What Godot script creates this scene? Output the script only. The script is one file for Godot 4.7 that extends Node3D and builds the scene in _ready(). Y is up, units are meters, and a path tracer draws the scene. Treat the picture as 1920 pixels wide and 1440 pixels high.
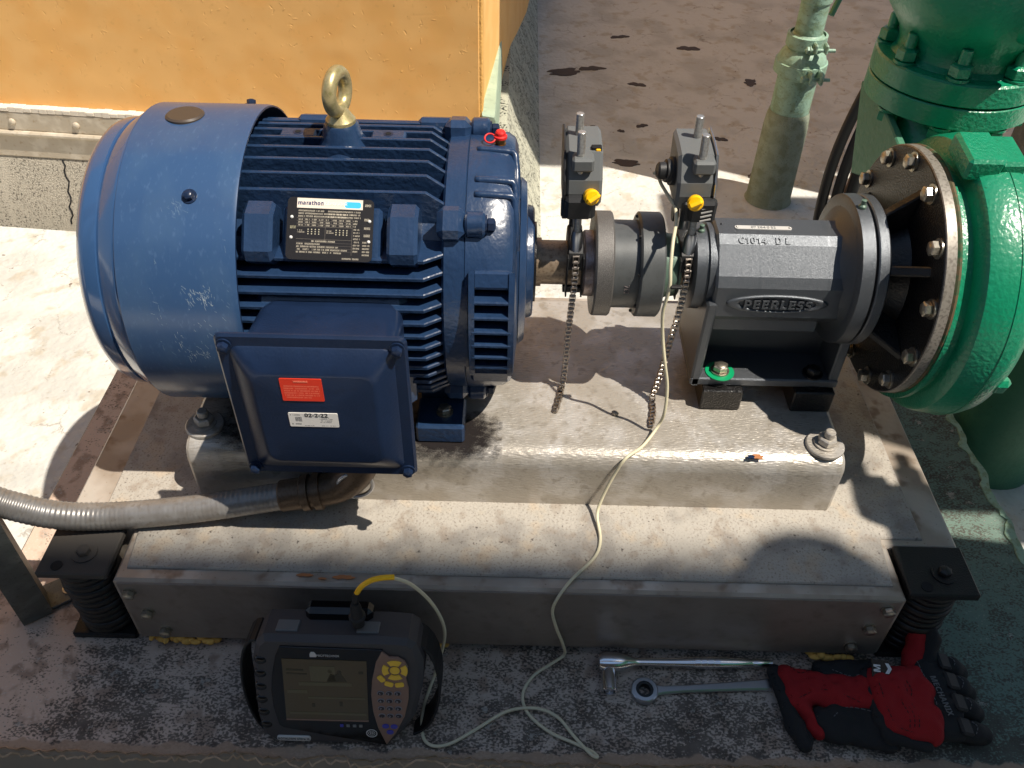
extends Node3D
# A motor and pump on a steel base, drawn in metres; the shaft lies along x at (y AY, z AZ).
const AY := 0.465
const AZ := -1.0
const SUN := Vector3(0.5, 1.0, 0.22)
var M := {}
var taken := {}
var sun_up := SUN.normalized()


class Mb:
	var st := SurfaceTool.new()
	var g := 0
	func _init() -> void:
		st.begin(Mesh.PRIMITIVE_TRIANGLES)
		st.set_smooth_group(-1)
		st.set_uv(Vector2.ZERO)
	func smooth(n := -2) -> void:
		if n == -2:
			g += 1
			n = g
		st.set_smooth_group(n)
	func tri(a: Vector3, b: Vector3, c: Vector3, n: Vector3) -> void:
		if (b - a).cross(c - a).dot(n) > 0.0:
			var t := b
			b = c
			c = t
		st.add_vertex(a)
		st.add_vertex(b)
		st.add_vertex(c)
	func quad(a: Vector3, b: Vector3, c: Vector3, d: Vector3, n: Vector3) -> void:
		tri(a, b, c, n)
		tri(a, c, d, n)
	func vuv(p: Vector3, uv: Vector2) -> void:
		st.set_uv(uv)
		st.add_vertex(p)
	func quad_uv(a: Vector3, b: Vector3, c: Vector3, d: Vector3) -> void:  # top left, top right, bottom right, bottom left seen from the front
		var u := [Vector2(0, 0), Vector2(1, 0), Vector2(1, 1), Vector2(0, 1)]
		var p := [a, b, c, d]
		for i in [0, 1, 2, 0, 2, 3]:
			vuv(p[i], u[i])
	# a box with its edges cut; c centre, s size, b cut
	func box(c: Vector3, s: Vector3, b := 0.0, q := Basis()) -> void:
		var h := s / 2.0
		b = minf(b, minf(h.x, minf(h.y, h.z)) * 0.95)
		st.set_smooth_group(-1)
		var f := func(x: float, y: float, z: float) -> Vector3: return c + q * Vector3(x, y, z)
		for ax in 3:
			for sg in [-1.0, 1.0]:
				var n := Vector3.ZERO
				n[ax] = sg
				var u := (ax + 1) % 3
				var v := (ax + 2) % 3
				var p := []
				for k in [[-1, -1], [1, -1], [1, 1], [-1, 1]]:
					var w := Vector3.ZERO
					w[ax] = sg * h[ax]
					w[u] = k[0] * (h[u] - b)
					w[v] = k[1] * (h[v] - b)
					p.append(f.call(w.x, w.y, w.z))
				quad(p[0], p[1], p[2], p[3], q * n)
				if b > 0.0:
					for s2 in [-1.0, 1.0]:
						# the cut edge between face ax/sg and face u/s2
						var e := []
						for k in [[0, -1], [0, 1], [1, 1], [1, -1]]:
							var w := Vector3.ZERO
							w[ax] = sg * (h[ax] - (b if k[0] else 0.0))
							w[u] = s2 * (h[u] - (0.0 if k[0] else b))
							w[v] = k[1] * (h[v] - b)
							e.append(f.call(w.x, w.y, w.z))
						var m := n
						m[u] = s2
						quad(e[0], e[1], e[2], e[3], q * m)
		if b > 0.0:
			for x in [-1.0, 1.0]:
				for y in [-1.0, 1.0]:
					for z in [-1.0, 1.0]:
						tri(f.call(x * h.x, y * (h.y - b), z * (h.z - b)), f.call(x * (h.x - b), y * h.y, z * (h.z - b)), f.call(x * (h.x - b), y * (h.y - b), z * h.z), q * Vector3(x, y, z))
	# a profile of (along, radius) turned about the x axis of t
	func lathe(prof: Array, t: Transform3D, seg := 48, a0 := 0.0, a1 := TAU, uv := false) -> void:
		smooth()
		var lx0: float = prof[0].x
		var span: float = maxf(0.001, prof[-1].x - lx0)
		for i in prof.size() - 1:
			var p: Vector2 = prof[i]
			var r: Vector2 = prof[i + 1]
			if i > 0:
				var o: Vector2 = prof[i - 1]
				if absf((p - o).angle_to(r - p)) > 0.55:
					smooth()
			var nn := Vector2(-(r.y - p.y), r.x - p.x)
			for k in seg:
				var a := a0 + (a1 - a0) * k / seg
				var b := a0 + (a1 - a0) * (k + 1) / seg
				if k == seg - 1 and is_equal_approx(a1 - a0, TAU):
					b = a0 if not uv else b
				var ca := Vector3(0, sin(a), cos(a))
				var cb := Vector3(0, sin(b), cos(b))
				var x := Vector3(1, 0, 0)
				var q := [t * (x * p.x + ca * p.y), t * (x * r.x + ca * r.y), t * (x * r.x + cb * r.y), t * (x * p.x + cb * p.y)]
				var n := t.basis * (x * nn.x + (ca + cb) * 0.5 * nn.y)
				if uv:
					var ua := float(k) / seg
					var ub := float(k + 1) / seg
					var vs := [(p.x - lx0) / span, (r.x - lx0) / span]
					var w := [Vector2(vs[0], ua), Vector2(vs[1], ua), Vector2(vs[1], ub), Vector2(vs[0], ub)]
					var flip: bool = (q[1] - q[0]).cross(q[2] - q[0]).dot(n) > 0.0
					for id in ([0, 2, 1, 0, 3, 2] if flip else [0, 1, 2, 0, 2, 3]):
						vuv(q[id], w[id])
				else:
					if p.y > 0.0:
						if r.y > 0.0:
							quad(q[0], q[1], q[2], q[3], n)
						else:
							tri(q[0], q[1], q[3], n)
					else:
						tri(q[0], q[1], q[2], n)
	func rod(a: Vector3, b: Vector3, r: float, seg := 16, cut := 0.0) -> void:
		var l := a.distance_to(b)
		var t := Transform3D(Mb.along(b - a), a)
		if cut > 0.0:
			lathe([Vector2(0, 0), Vector2(0, r - cut), Vector2(cut, r), Vector2(l - cut, r), Vector2(l, r - cut), Vector2(l, 0)], t, seg)
		else:
			lathe([Vector2(0, 0), Vector2(0, r), Vector2(l, r), Vector2(l, 0)], t, seg)
	static func along(d: Vector3, roll := 0.0) -> Basis:
		var x := d.normalized()
		var y := Vector3.UP if absf(x.y) < 0.95 else Vector3.FORWARD
		var z := x.cross(y).normalized()
		y = z.cross(x).normalized()
		return Basis(x, y, z) * Basis(Vector3.RIGHT, roll)
	# a flat outline in the xy plane of t, d thick along z (front at +d/2), its rims cut by b
	func ext(poly: PackedVector2Array, d: float, t: Transform3D, b := 0.0, soft := 0.5, uv := false) -> void:
		var area := 0.0
		for i in poly.size():
			area += poly[i].cross(poly[(i + 1) % poly.size()])
		if area < 0.0:
			poly = poly.duplicate()
			poly.reverse()
		var n := poly.size()
		var inner := PackedVector2Array()
		for i in n:
			var e0 := (poly[i] - poly[(i + n - 1) % n]).normalized()
			var e1 := (poly[(i + 1) % n] - poly[i]).normalized()
			var m := Vector2(-(e0 + e1).y, (e0 + e1).x).normalized()
			inner.append(poly[i] + m * b / maxf(0.4, m.dot(Vector2(-e0.y, e0.x))))
		var z0 := -d / 2.0
		var z1 := d / 2.0
		var rings := [[poly, z0 + b, poly, z1 - b]]
		if b > 0.0:
			rings.append([poly, z1 - b, inner, z1])
			rings.append([inner, z0, poly, z0 + b])
		for r in rings:
			smooth()
			for i in n:
				var j := (i + 1) % n
				var k := (i + n - 1) % n
				if absf((poly[i] - poly[k]).angle_to(poly[j] - poly[i])) > soft:
					smooth()
				var e := poly[j] - poly[i]
				var nn := Vector3(e.y, -e.x, 0).normalized()
				if r[0] != r[2]:
					nn += Vector3(0, 0, 1 if r[3] > 0 and r[2] == inner else -1)
				var A: PackedVector2Array = r[0]
				var B: PackedVector2Array = r[2]
				quad(t * Vector3(A[i].x, A[i].y, r[1]), t * Vector3(A[j].x, A[j].y, r[1]), t * Vector3(B[j].x, B[j].y, r[3]), t * Vector3(B[i].x, B[i].y, r[3]), t.basis * nn)
		st.set_smooth_group(-1)
		var box2 := Rect2(inner[0], Vector2.ZERO)
		for p in inner:
			box2 = box2.expand(p)
		var ids := Geometry2D.triangulate_polygon(inner)
		for i in range(0, ids.size(), 3):
			for s in [z1, z0]:
				var q := [inner[ids[i]], inner[ids[i + 1]], inner[ids[i + 2]]]
				if uv:
					var v3 := []
					for w in q:
						v3.append(t * Vector3(w.x, w.y, s))
					var flip: bool = (v3[1] - v3[0]).cross(v3[2] - v3[0]).dot(t.basis.z * signf(s)) > 0.0
					for id in ([0, 2, 1] if flip else [0, 1, 2]):
						vuv(v3[id], Vector2((q[id].x - box2.position.x) / box2.size.x, 1.0 - (q[id].y - box2.position.y) / box2.size.y))
				else:
					tri(t * Vector3(q[0].x, q[0].y, s), t * Vector3(q[1].x, q[1].y, s), t * Vector3(q[2].x, q[2].y, s), t.basis.z * signf(s))
	# a round tube through points; r may be one radius or one per point
	func tube(pts: Array, r: Variant, seg := 10, caps := true) -> void:
		smooth()
		var n := pts.size()
		var up := Vector3.ZERO
		var old := []
		for i in n:
			var d: Vector3 = (pts[mini(i + 1, n - 1)] - pts[maxi(i - 1, 0)]).normalized()
			if i == 0:
				up = d.cross(Vector3.UP if absf(d.y) < 0.9 else Vector3.RIGHT).normalized()
			up = (up - d * up.dot(d)).normalized()
			var w := d.cross(up)
			var rr: float = r[i] if r is Array else r
			var ring := []
			for k in seg:
				var a := TAU * k / seg
				ring.append(pts[i] + (up * cos(a) + w * sin(a)) * rr)
			if i > 0:
				for k in seg:
					var j := (k + 1) % seg
					quad(old[k], old[j], ring[j], ring[k], (old[k] + old[j] + ring[j] + ring[k]) / 4.0 - (pts[i] + pts[i - 1]) / 2.0)
			if caps and (i == 0 or i == n - 1):
				for k in seg:
					tri(pts[i], ring[k], ring[(k + 1) % seg], -d if i == 0 else d)
			old = ring
	func ball(c: Vector3, r: Vector3, seg := 14) -> void:
		smooth()
		for i in seg:
			for j in seg:
				var q := []
				for k in [[0, 0], [1, 0], [1, 1], [0, 1]]:
					var a: float = PI * (i + k[0]) / seg
					var b: float = TAU * ((j + k[1]) % seg) / seg
					q.append(c + Vector3(sin(a) * cos(b), cos(a), sin(a) * sin(b)) * r)
				var o: Vector3 = (q[0] + q[1] + q[2] + q[3]) / 4.0 - c
				if i == 0:
					tri(q[0], q[1], q[2], o)
				elif i == seg - 1:
					tri(q[0], q[1], q[3], o)
				else:
					quad(q[0], q[1], q[2], q[3], o)
	func ring(t: Transform3D, R: float, r: float, seg := 32, sides := 12, squash := 1.0) -> void:  # a torus about the z axis of t
		smooth()
		for i in seg:
			for j in sides:
				var q := []
				for k in [[0, 0], [1, 0], [1, 1], [0, 1]]:
					var a: float = TAU * ((i + k[0]) % seg) / seg
					var b: float = TAU * ((j + k[1]) % sides) / sides
					q.append(t * Vector3(cos(a) * (R + r * cos(b)), sin(a) * (R + r * cos(b)), r * squash * sin(b)))
				var a2 := TAU * (i + 0.5) / seg
				quad(q[0], q[1], q[2], q[3], (q[0] + q[1] + q[2] + q[3]) / 4.0 - t * Vector3(cos(a2) * R, sin(a2) * R, 0))
	# skin of capsules [a, ra, b, rb] joined softly, flattened by f
	func skin(caps: Array, cell: float, k: float, wrinkle := 0.0, rnd := 1) -> void:
		smooth()
		var lo: Vector3 = caps[0][0]
		var hi: Vector3 = lo
		for c in caps:
			for e in [0, 2]:
				var rr: float = c[e + 1] + k * 0.5 + cell * 2.0 + wrinkle
				lo = lo.min(c[e] - Vector3.ONE * rr)
				hi = hi.max(c[e] + Vector3.ONE * rr)
		var nz := FastNoiseLite.new()
		nz.seed = rnd
		nz.frequency = 38.0
		nz.fractal_octaves = 2
		var s := Vector3i(((hi - lo) / cell).ceil()) + Vector3i.ONE
		var F := PackedFloat32Array()
		F.resize(s.x * s.y * s.z)
		for z in s.z:
			for y in s.y:
				for x in s.x:
					var p := lo + Vector3(x, y, z) * cell
					var d := 1e3
					for c in caps:
						var a: Vector3 = c[0]
						var ab: Vector3 = c[2] - a
						var h := clampf((p - a).dot(ab) / maxf(1e-9, ab.length_squared()), 0.0, 1.0)
						var e := (p - a - ab * h).length() - lerpf(c[1], c[3], h)
						var m := maxf(k - absf(d - e), 0.0) / k
						d = minf(d, e) - m * m * k * 0.25
					if wrinkle > 0.0 and absf(d) < 0.02:
						d += nz.get_noise_3dv(p) * wrinkle
					F[(z * s.y + y) * s.x + x] = d
		var at := {}
		var off := [0, 1, s.x, s.x + 1, s.x * s.y, s.x * s.y + 1, s.x * s.y + s.x, s.x * s.y + s.x + 1]
		var edges := [[0, 1], [2, 3], [4, 5], [6, 7], [0, 2], [1, 3], [4, 6], [5, 7], [0, 4], [1, 5], [2, 6], [3, 7]]
		for z in s.z - 1:
			for y in s.y - 1:
				for x in s.x - 1:
					var i := (z * s.y + y) * s.x + x
					var neg := 0
					for o in off:
						if F[i + o] < 0.0:
							neg += 1
					if neg == 0 or neg == 8:
						continue
					var sum := Vector3.ZERO
					var n := 0
					for e in edges:
						var f0 := F[i + off[e[0]]]
						var f1 := F[i + off[e[1]]]
						if (f0 < 0.0) != (f1 < 0.0):
							var tt := f0 / (f0 - f1)
							var p0 := Vector3(e[0] & 1, (e[0] >> 1) & 1, e[0] >> 2)
							var p1 := Vector3(e[1] & 1, (e[1] >> 1) & 1, e[1] >> 2)
							sum += p0.lerp(p1, tt)
							n += 1
					at[i] = lo + (Vector3(x, y, z) + sum / n) * cell
		var step := [1, s.x, s.x * s.y]
		for z in range(1, s.z - 1):
			for y in range(1, s.y - 1):
				for x in range(1, s.x - 1):
					var i := (z * s.y + y) * s.x + x
					for ax in 3:
						var j: int = i + step[ax]
						if (F[i] < 0.0) == (F[j] < 0.0):
							continue
						var u: int = step[(ax + 1) % 3]
						var v: int = step[(ax + 2) % 3]
						if at.has(i) and at.has(i - u) and at.has(i - v) and at.has(i - u - v):
							var n := Vector3.ZERO
							n[ax] = 1.0 if F[i] < 0.0 else -1.0
							quad(at[i], at[i - u], at[i - u - v], at[i - v], n)
	func done(tangents := false) -> ArrayMesh:
		st.generate_normals()
		if tangents:
			st.generate_tangents()
		return st.commit()


func numbered(called: String) -> String:
	var n: int = taken.get(called, 0)
	taken[called] = n + 1
	return called if n == 0 else "%s_%03d" % [called, n]


func tag(o: Node, label: String, category: String, group := "", kind := "") -> Node:
	for p in [["label", label], ["category", category], ["group", group], ["kind", kind]]:
		if p[1]:
			o.set_meta(p[0], p[1])
	return o


func thing(called: String, at: Vector3, label: String, category: String, group := "") -> Node3D:
	var o := Node3D.new()
	o.name = numbered(called)
	o.position = at
	add_child(o)
	tag(o, label, category, group)
	return o


func where(o: Node) -> Vector3:
	var p := Vector3.ZERO
	while o is Node3D and o != self:
		p += o.position
		o = o.get_parent()
	return p


# one mesh drawn in world coordinates as a part of a thing
func part(m: Variant, called: String, mat: Material, parent: Node) -> MeshInstance3D:
	var o := MeshInstance3D.new()
	o.name = called
	o.mesh = m.done() if m is Mb else m
	o.material_override = mat
	o.position = -where(parent)
	parent.add_child(o, true)
	return o


# one mesh placed by a transform in its parent's own axes
func place(m: Variant, called: String, mat: Material, parent: Node, t := Transform3D()) -> MeshInstance3D:
	var o := MeshInstance3D.new()
	o.name = called if parent != self else numbered(called)
	o.mesh = m.done() if m is Mb else m
	o.material_override = mat
	o.transform = t
	parent.add_child(o, true)
	return o


func wplace(m: Variant, called: String, mat: Material, parent: Node, t: Transform3D) -> MeshInstance3D:
	return place(m, called, mat, parent, Transform3D(t.basis, t.origin - where(parent)))


func copy(o: Node3D, label := "") -> Node3D:
	var c: Node3D = o.duplicate()
	c.name = numbered(str(o.name).split("_0")[0])
	add_child(c)
	if label:
		c.set_meta("label", label)
	return c


func structure(m: Variant, called: String, mat: Material) -> MeshInstance3D:
	var o := place(m, called, mat, self)
	o.set_meta("kind", "structure")
	return o


func spline(p: Array, n: int) -> Array:
	var out := []
	for i in p.size() - 1:
		var a: Vector3 = p[maxi(i - 1, 0)]
		var d: Vector3 = p[mini(i + 2, p.size() - 1)]
		for k in n:
			out.append(p[i].cubic_interpolate(p[i + 1], a, d, float(k) / n))
	out.append(p[-1])
	return out


func mm(list: Array) -> Array:  # "x,y,z" in millimetres
	var out := []
	for s in list:
		var v: PackedStringArray = s.split(",")
		out.append(Vector3(float(v[0]), float(v[1]), float(v[2])) / 1000.0)
	return out


func m2(list: Array) -> PackedVector2Array:
	var out := PackedVector2Array()
	for s in list:
		var v: PackedStringArray = s.split(",")
		out.append(Vector2(float(v[0]), float(v[1])) / 1000.0)
	return out


func rrect(w: float, h: float, r: float, c := Vector2.ZERO, n := 5) -> PackedVector2Array:
	var out := PackedVector2Array()
	for q in 4:
		var o := Vector2((w / 2 - r) * (1 if q in [0, 3] else -1), (h / 2 - r) * (1 if q < 2 else -1))
		for k in n + 1:
			out.append(c + o + Vector2.from_angle(PI / 2 * (q + float(k) / n)) * r)
	return out


func oval(w: float, h: float, n := 20) -> PackedVector2Array:
	var out := PackedVector2Array()
	for k in n:
		out.append(Vector2(cos(TAU * k / n) * w / 2, sin(TAU * k / n) * h / 2))
	return out


func polar(x: float, deg: float, r: float) -> Vector3:  # a point about the shaft; 0 is towards the camera, 90 up
	return Vector3(x, AY + r * sin(deg_to_rad(deg)), AZ + r * cos(deg_to_rad(deg)))


func tangent(deg: float) -> Basis:  # x along the shaft, z outwards
	var a := deg_to_rad(deg)
	var z := Vector3(0, sin(a), cos(a))
	return Basis(Vector3.RIGHT, z.cross(Vector3.RIGHT), z)


func shaft(x := 0.0) -> Transform3D:
	return Transform3D(Basis(), Vector3(x, AY, AZ))


func upright(at: Vector3) -> Transform3D:  # a lathe about the vertical
	return Transform3D(Basis(Vector3.UP, Vector3.BACK, Vector3.RIGHT), at)


var bolts := {}
func hexbolt(r: float, h: float, washer := 1.35, wh := 0.25, stud := 0.0) -> ArrayMesh:  # head along +x
	var key := "%f %f %f %f" % [r, h, washer, stud]
	if bolts.has(key):
		return bolts[key]
	var m := Mb.new()
	var w := h * wh
	m.lathe([Vector2(0, r * washer), Vector2(w, r * washer), Vector2(w, 0)] as Array, Transform3D(), 20)
	var hex := PackedVector2Array()
	for k in 6:
		hex.append(Vector2.from_angle(TAU * k / 6) * r)
	m.ext(hex, h, Transform3D(Basis(Vector3(0, 0, -1), Vector3.UP, Vector3.RIGHT), Vector3(w + h / 2, 0, 0)), r * 0.13, 0.2)
	if stud > 0.0:
		m.rod(Vector3(w + h, 0, 0), Vector3(w + h + stud, 0, 0), r * 0.55, 12, r * 0.1)
	else:
		m.lathe([Vector2(w + h, r * 0.72), Vector2(w + h + r * 0.12, r * 0.5), Vector2(w + h + r * 0.12, 0)], Transform3D(), 14)
	bolts[key] = m.done()
	return bolts[key]


func bolt(parent: Node, called: String, at: Vector3, d: Vector3, r: float, h: float, mat: Material, washer := 1.35, stud := 0.0, roll := 0.3) -> MeshInstance3D:
	return wplace(hexbolt(r, h, washer, 0.25, stud), called, mat, parent, Transform3D(Mb.along(d, roll), at))


func letters(text: String, size: float, depth: float, bold := true, serif := false) -> TextMesh:
	var t := TextMesh.new()
	var f := SystemFont.new()
	f.font_names = PackedStringArray(["Droid Serif" if serif else "Droid Sans"])
	f.font_weight = 700 if bold else 400
	t.font = f
	t.text = text
	t.font_size = 32
	t.pixel_size = size / 32.0
	t.depth = depth
	t.curve_step = 2.0
	return t


func _ready() -> void:
	# the camera: seen from just under head height, looking down on the shaft
	var cam := Camera3D.new()
	cam.name = "camera"
	cam.fov = 47.92
	cam.near = 0.02
	cam.far = 400.0
	add_child(cam)
	cam.transform = Transform3D(Basis.from_euler(Vector3(deg_to_rad(-42.5), 0, 0)) * Basis(Vector3.BACK, deg_to_rad(1.4)), Vector3(0, 1.15, 0))
	cam.current = true
	var env := Environment.new()
	env.background_mode = Environment.BG_SKY
	var sm := ProceduralSkyMaterial.new()
	sm.sky_top_color = c8(140, 170, 212)
	sm.sky_horizon_color = c8(198, 212, 230)
	sm.sky_curve = 0.12
	sm.ground_bottom_color = c8(120, 112, 100)
	sm.ground_horizon_color = c8(176, 178, 176)
	sm.sky_energy_multiplier = 0.78
	sm.ground_energy_multiplier = 0.6
	var sky := Sky.new()
	sky.sky_material = sm
	env.sky = sky
	env.tonemap_mode = Environment.TONE_MAPPER_LINEAR
	env.tonemap_exposure = 1.24
	env.sdfgi_enabled = true
	env.ssao_enabled = true
	env.ssil_enabled = true
	var we := WorldEnvironment.new()
	we.name = "world"
	we.environment = env
	add_child(we)
	var sun := DirectionalLight3D.new()
	sun.name = "sun"
	sun.light_color = Color(1.0, 0.96, 0.90)
	sun.light_energy = 1.55
	sun.light_angular_distance = 0.53
	sun.shadow_enabled = true
	add_child(sun)
	sun.look_at_from_position(Vector3.ZERO, -sun_up)
	surfaces()
	setting()
	overhead()
	base_and_pad()
	isolators()
	motor()
	coupling()
	pump()
	valve_and_pipes()
	lasers()
	conduit_and_strut()
	instrument()
	signal_cable()
	tools()
	gloves()
	debris()


# ---------------------------------------------------------------- surfaces
func noise(rnd: int, freq: float, kind := FastNoiseLite.TYPE_SIMPLEX_SMOOTH, oct := 4, warp := 0.0) -> FastNoiseLite:
	var n := FastNoiseLite.new()
	n.seed = rnd
	n.frequency = freq
	n.noise_type = kind
	n.fractal_octaves = oct
	n.fractal_type = FastNoiseLite.FRACTAL_FBM if oct > 1 else FastNoiseLite.FRACTAL_NONE
	if warp > 0.0:
		n.domain_warp_enabled = true
		n.domain_warp_amplitude = warp
		n.domain_warp_frequency = freq * 2.0
	return n


func cells(rnd: int, freq: float, warp := 12.0) -> FastNoiseLite:  # the borders of cells: cracks
	var n := noise(rnd, freq, FastNoiseLite.TYPE_CELLULAR, 1, warp)
	n.cellular_return_type = FastNoiseLite.RETURN_DISTANCE2_SUB
	return n


# lays layers [noise, from, to, colour, strength, (mask noise, from, to)] over a base colour; noise runs 0 to 1
func layered(size: int, base: Color, layers: Array) -> Image:
	var n := size * size
	var R := PackedFloat32Array()
	R.resize(n)
	var G := R.duplicate()
	var B := R.duplicate()
	R.fill(base.r)
	G.fill(base.g)
	B.fill(base.b)
	for l in layers:
		var b: PackedByteArray = l[0].get_seamless_image(size, size, false, false, 0.1, true).get_data()
		var k := PackedByteArray()
		var lm := PackedFloat32Array()
		if l.size() > 5:
			k = l[5].get_seamless_image(size, size, false, false, 0.1, true).get_data()
			lm = lut(l[6], l[7])
		var lu := lut(l[1], l[2])
		var c: Color = l[3]
		var s: float = l[4]
		var masked := not k.is_empty()
		for i in n:
			var t := lu[b[i]] * s
			if t > 0.004:
				if masked:
					t *= lm[k[i]]
				R[i] += (c.r - R[i]) * t
				G[i] += (c.g - G[i]) * t
				B[i] += (c.b - B[i]) * t
	return to_image(R, G, B, size, size)


func to_image(R: PackedFloat32Array, G: PackedFloat32Array, B: PackedFloat32Array, w: int, h: int) -> Image:
	var d := PackedByteArray()
	d.resize(w * h * 3)
	for i in w * h:
		d[i * 3] = int(clampf(R[i], 0, 1) * 255.0)
		d[i * 3 + 1] = int(clampf(G[i], 0, 1) * 255.0)
		d[i * 3 + 2] = int(clampf(B[i], 0, 1) * 255.0)
	return Image.create_from_data(w, h, false, Image.FORMAT_RGB8, d)


func lut(a: float, b: float) -> PackedFloat32Array:
	var o := PackedFloat32Array()
	o.resize(256)
	for i in 256:
		var t := clampf((i / 255.0 - a) / (b - a), 0.0, 1.0)
		o[i] = t * t * (3.0 - 2.0 * t)
	return o


func tex(im: Image) -> ImageTexture:
	return ImageTexture.create_from_image(im)


func bumps(rnd: int, freq: float, strength := 4.0, oct := 4, size := 512, kind := FastNoiseLite.TYPE_SIMPLEX_SMOOTH, stretch := 1.0) -> Texture2D:
	if stretch != 1.0:
		var im := noise(rnd, freq, kind, oct).get_seamless_image(size, int(size / stretch), false, false, 0.1, true)
		im.resize(size, size, Image.INTERPOLATE_CUBIC)
		im.bump_map_to_normal_map(strength)
		return tex(im)
	var t := NoiseTexture2D.new()
	t.noise = noise(rnd, freq, kind, oct)
	t.seamless = true
	t.width = size
	t.height = size
	t.as_normal_map = true
	t.bump_strength = strength
	return t


func surf(called: String, c: Color, rough: float, metal := 0.0, t: Texture2D = null, scale := 3.0, nrm: Texture2D = null, ns := 1.0) -> StandardMaterial3D:
	var m := StandardMaterial3D.new()
	m.resource_name = called
	m.albedo_color = c
	m.roughness = rough
	m.metallic = metal
	if t:
		m.albedo_texture = t
	if nrm:
		m.normal_enabled = true
		m.normal_texture = nrm
		m.normal_scale = ns
	if t or nrm:
		m.uv1_triplanar = true
		m.uv1_world_triplanar = true
		m.uv1_scale = Vector3.ONE * scale
	M[called] = m
	return m


func c8(r: int, g: int, b: int) -> Color:
	return Color8(r, g, b)


func surfaces() -> void:
	var W := c8(255, 255, 255)
	# painted metal: faint cloudiness and dust
	var mott := tex(layered(256, c8(238, 238, 238), [[noise(3, 0.012), 0.35, 0.75, W, 0.9], [noise(4, 0.05), 0.6, 0.95, c8(205, 204, 202), 0.5]]))
	var cast_n := bumps(11, 0.05, 5.0, 3)
	var fine_n := bumps(12, 0.16, 3.0, 2)
	surf("blue", c8(36, 59, 92), 0.28, 0.0, mott, 4.0, cast_n, 0.22).clearcoat_enabled = true
	M.blue.clearcoat = 0.35
	M.blue.clearcoat_roughness = 0.25
	surf("blue_box", c8(25, 41, 69), 0.32, 0.0, mott, 3.0, fine_n, 0.08)
	surf("dark_bore", c8(14, 15, 18), 0.8)
	surf("black_plastic", c8(36, 37, 39), 0.5, 0.0, null, 40.0, fine_n, 0.25)
	surf("grey_plastic", c8(100, 103, 104), 0.55, 0.0, null, 40.0, fine_n, 0.25)
	surf("device_grey", c8(64, 62, 64), 0.55, 0.0, null, 30.0, fine_n, 0.2)
	surf("device_black", c8(14, 13, 14), 0.22)
	surf("screen", c8(98, 84, 60), 0.12)
	surf("keypad_brown", c8(142, 112, 96), 0.5)
	surf("key_yellow", c8(248, 202, 66), 0.45)
	surf("key_dark", c8(52, 44, 48), 0.5)
	surf("key_rim", c8(150, 146, 150), 0.4)
	surf("key_blue", c8(70, 70, 168), 0.45)
	surf("led_grey", c8(120, 120, 118), 0.4)
	surf("silver_badge", c8(206, 204, 200), 0.35, 0.15)
	surf("white_print", c8(226, 224, 220), 0.5)
	surf("dark_print", c8(30, 30, 34), 0.6)
	surf("grey_print", c8(96, 98, 100), 0.6)
	surf("yellow", c8(255, 194, 8), 0.4)
	surf("red_cap", c8(225, 42, 40), 0.45)
	surf("brass", c8(176, 130, 74), 0.35, 0.9)
	var rod_t := tex(layered(128, c8(225, 225, 225), [[noise(9, 0.08), 0.4, 0.9, c8(170, 168, 165), 0.7]]))
	surf("steel", c8(214, 212, 208), 0.3, 0.65, rod_t, 20.0)
	surf("chrome", c8(236, 236, 238), 0.17, 1.0)
	surf("satin_chrome", c8(200, 202, 206), 0.3, 1.0)
	surf("zinc", c8(208, 200, 184), 0.34, 0.9, rod_t, 25.0)
	surf("chain", c8(168, 158, 148), 0.3, 0.9)
	surf("yellow_zinc", c8(214, 200, 158), 0.36, 0.6, tex(layered(128, c8(236, 232, 220), [[noise(21, 0.06), 0.5, 0.9, c8(190, 196, 160), 0.8], [noise(22, 0.2), 0.7, 0.95, c8(150, 120, 80), 0.6]])), 18.0, cast_n, 0.15)
	var rust := layered(256, c8(160, 146, 130), [[noise(31, 0.02), 0.4, 0.8, c8(164, 150, 138), 0.8], [noise(32, 0.06), 0.55, 0.85, c8(110, 92, 76), 0.7], [noise(33, 0.2), 0.6, 0.9, c8(84, 72, 64), 0.5]])
	surf("shaft_steel", c8(240, 234, 224), 0.4, 0.4, tex(rust), 10.0)
	surf("hub_steel", c8(214, 206, 204), 0.36, 0.55, tex(layered(128, c8(176, 168, 166), [[noise(35, 0.03), 0.4, 0.8, c8(205, 200, 206), 0.8], [noise(36, 0.1), 0.6, 0.9, c8(130, 110, 100), 0.6]])), 12.0, fine_n, 0.2)
	surf("cast_coupling", c8(138, 136, 134), 0.38, 0.45, tex(layered(256, c8(190, 188, 186), [[noise(37, 0.22, FastNoiseLite.TYPE_SIMPLEX_SMOOTH, 2), 0.5, 0.8, W, 1.0], [noise(38, 0.22), 0.6, 0.9, c8(110, 108, 106), 0.8]])), 12.0, bumps(39, 0.3, 6.0, 2), 0.45)
	surf("sleeve", c8(92, 95, 96), 0.42, 0.2, mott, 8.0, fine_n, 0.15)
	surf("hub_green", c8(98, 122, 108), 0.42, 0.15, mott, 8.0, fine_n, 0.2)
	# the hammered grey of the pump: bright flecks
	surf("pump_grey", c8(116, 121, 127), 0.36, 0.6, tex(layered(512, c8(205, 205, 206), [[noise(41, 0.3, FastNoiseLite.TYPE_SIMPLEX_SMOOTH, 2), 0.55, 0.8, W, 1.0], [noise(42, 0.3, FastNoiseLite.TYPE_SIMPLEX_SMOOTH, 2), 0.6, 0.85, c8(165, 165, 167), 0.7]])), 11.0, bumps(43, 0.32, 5.0, 2), 0.35)
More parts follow.
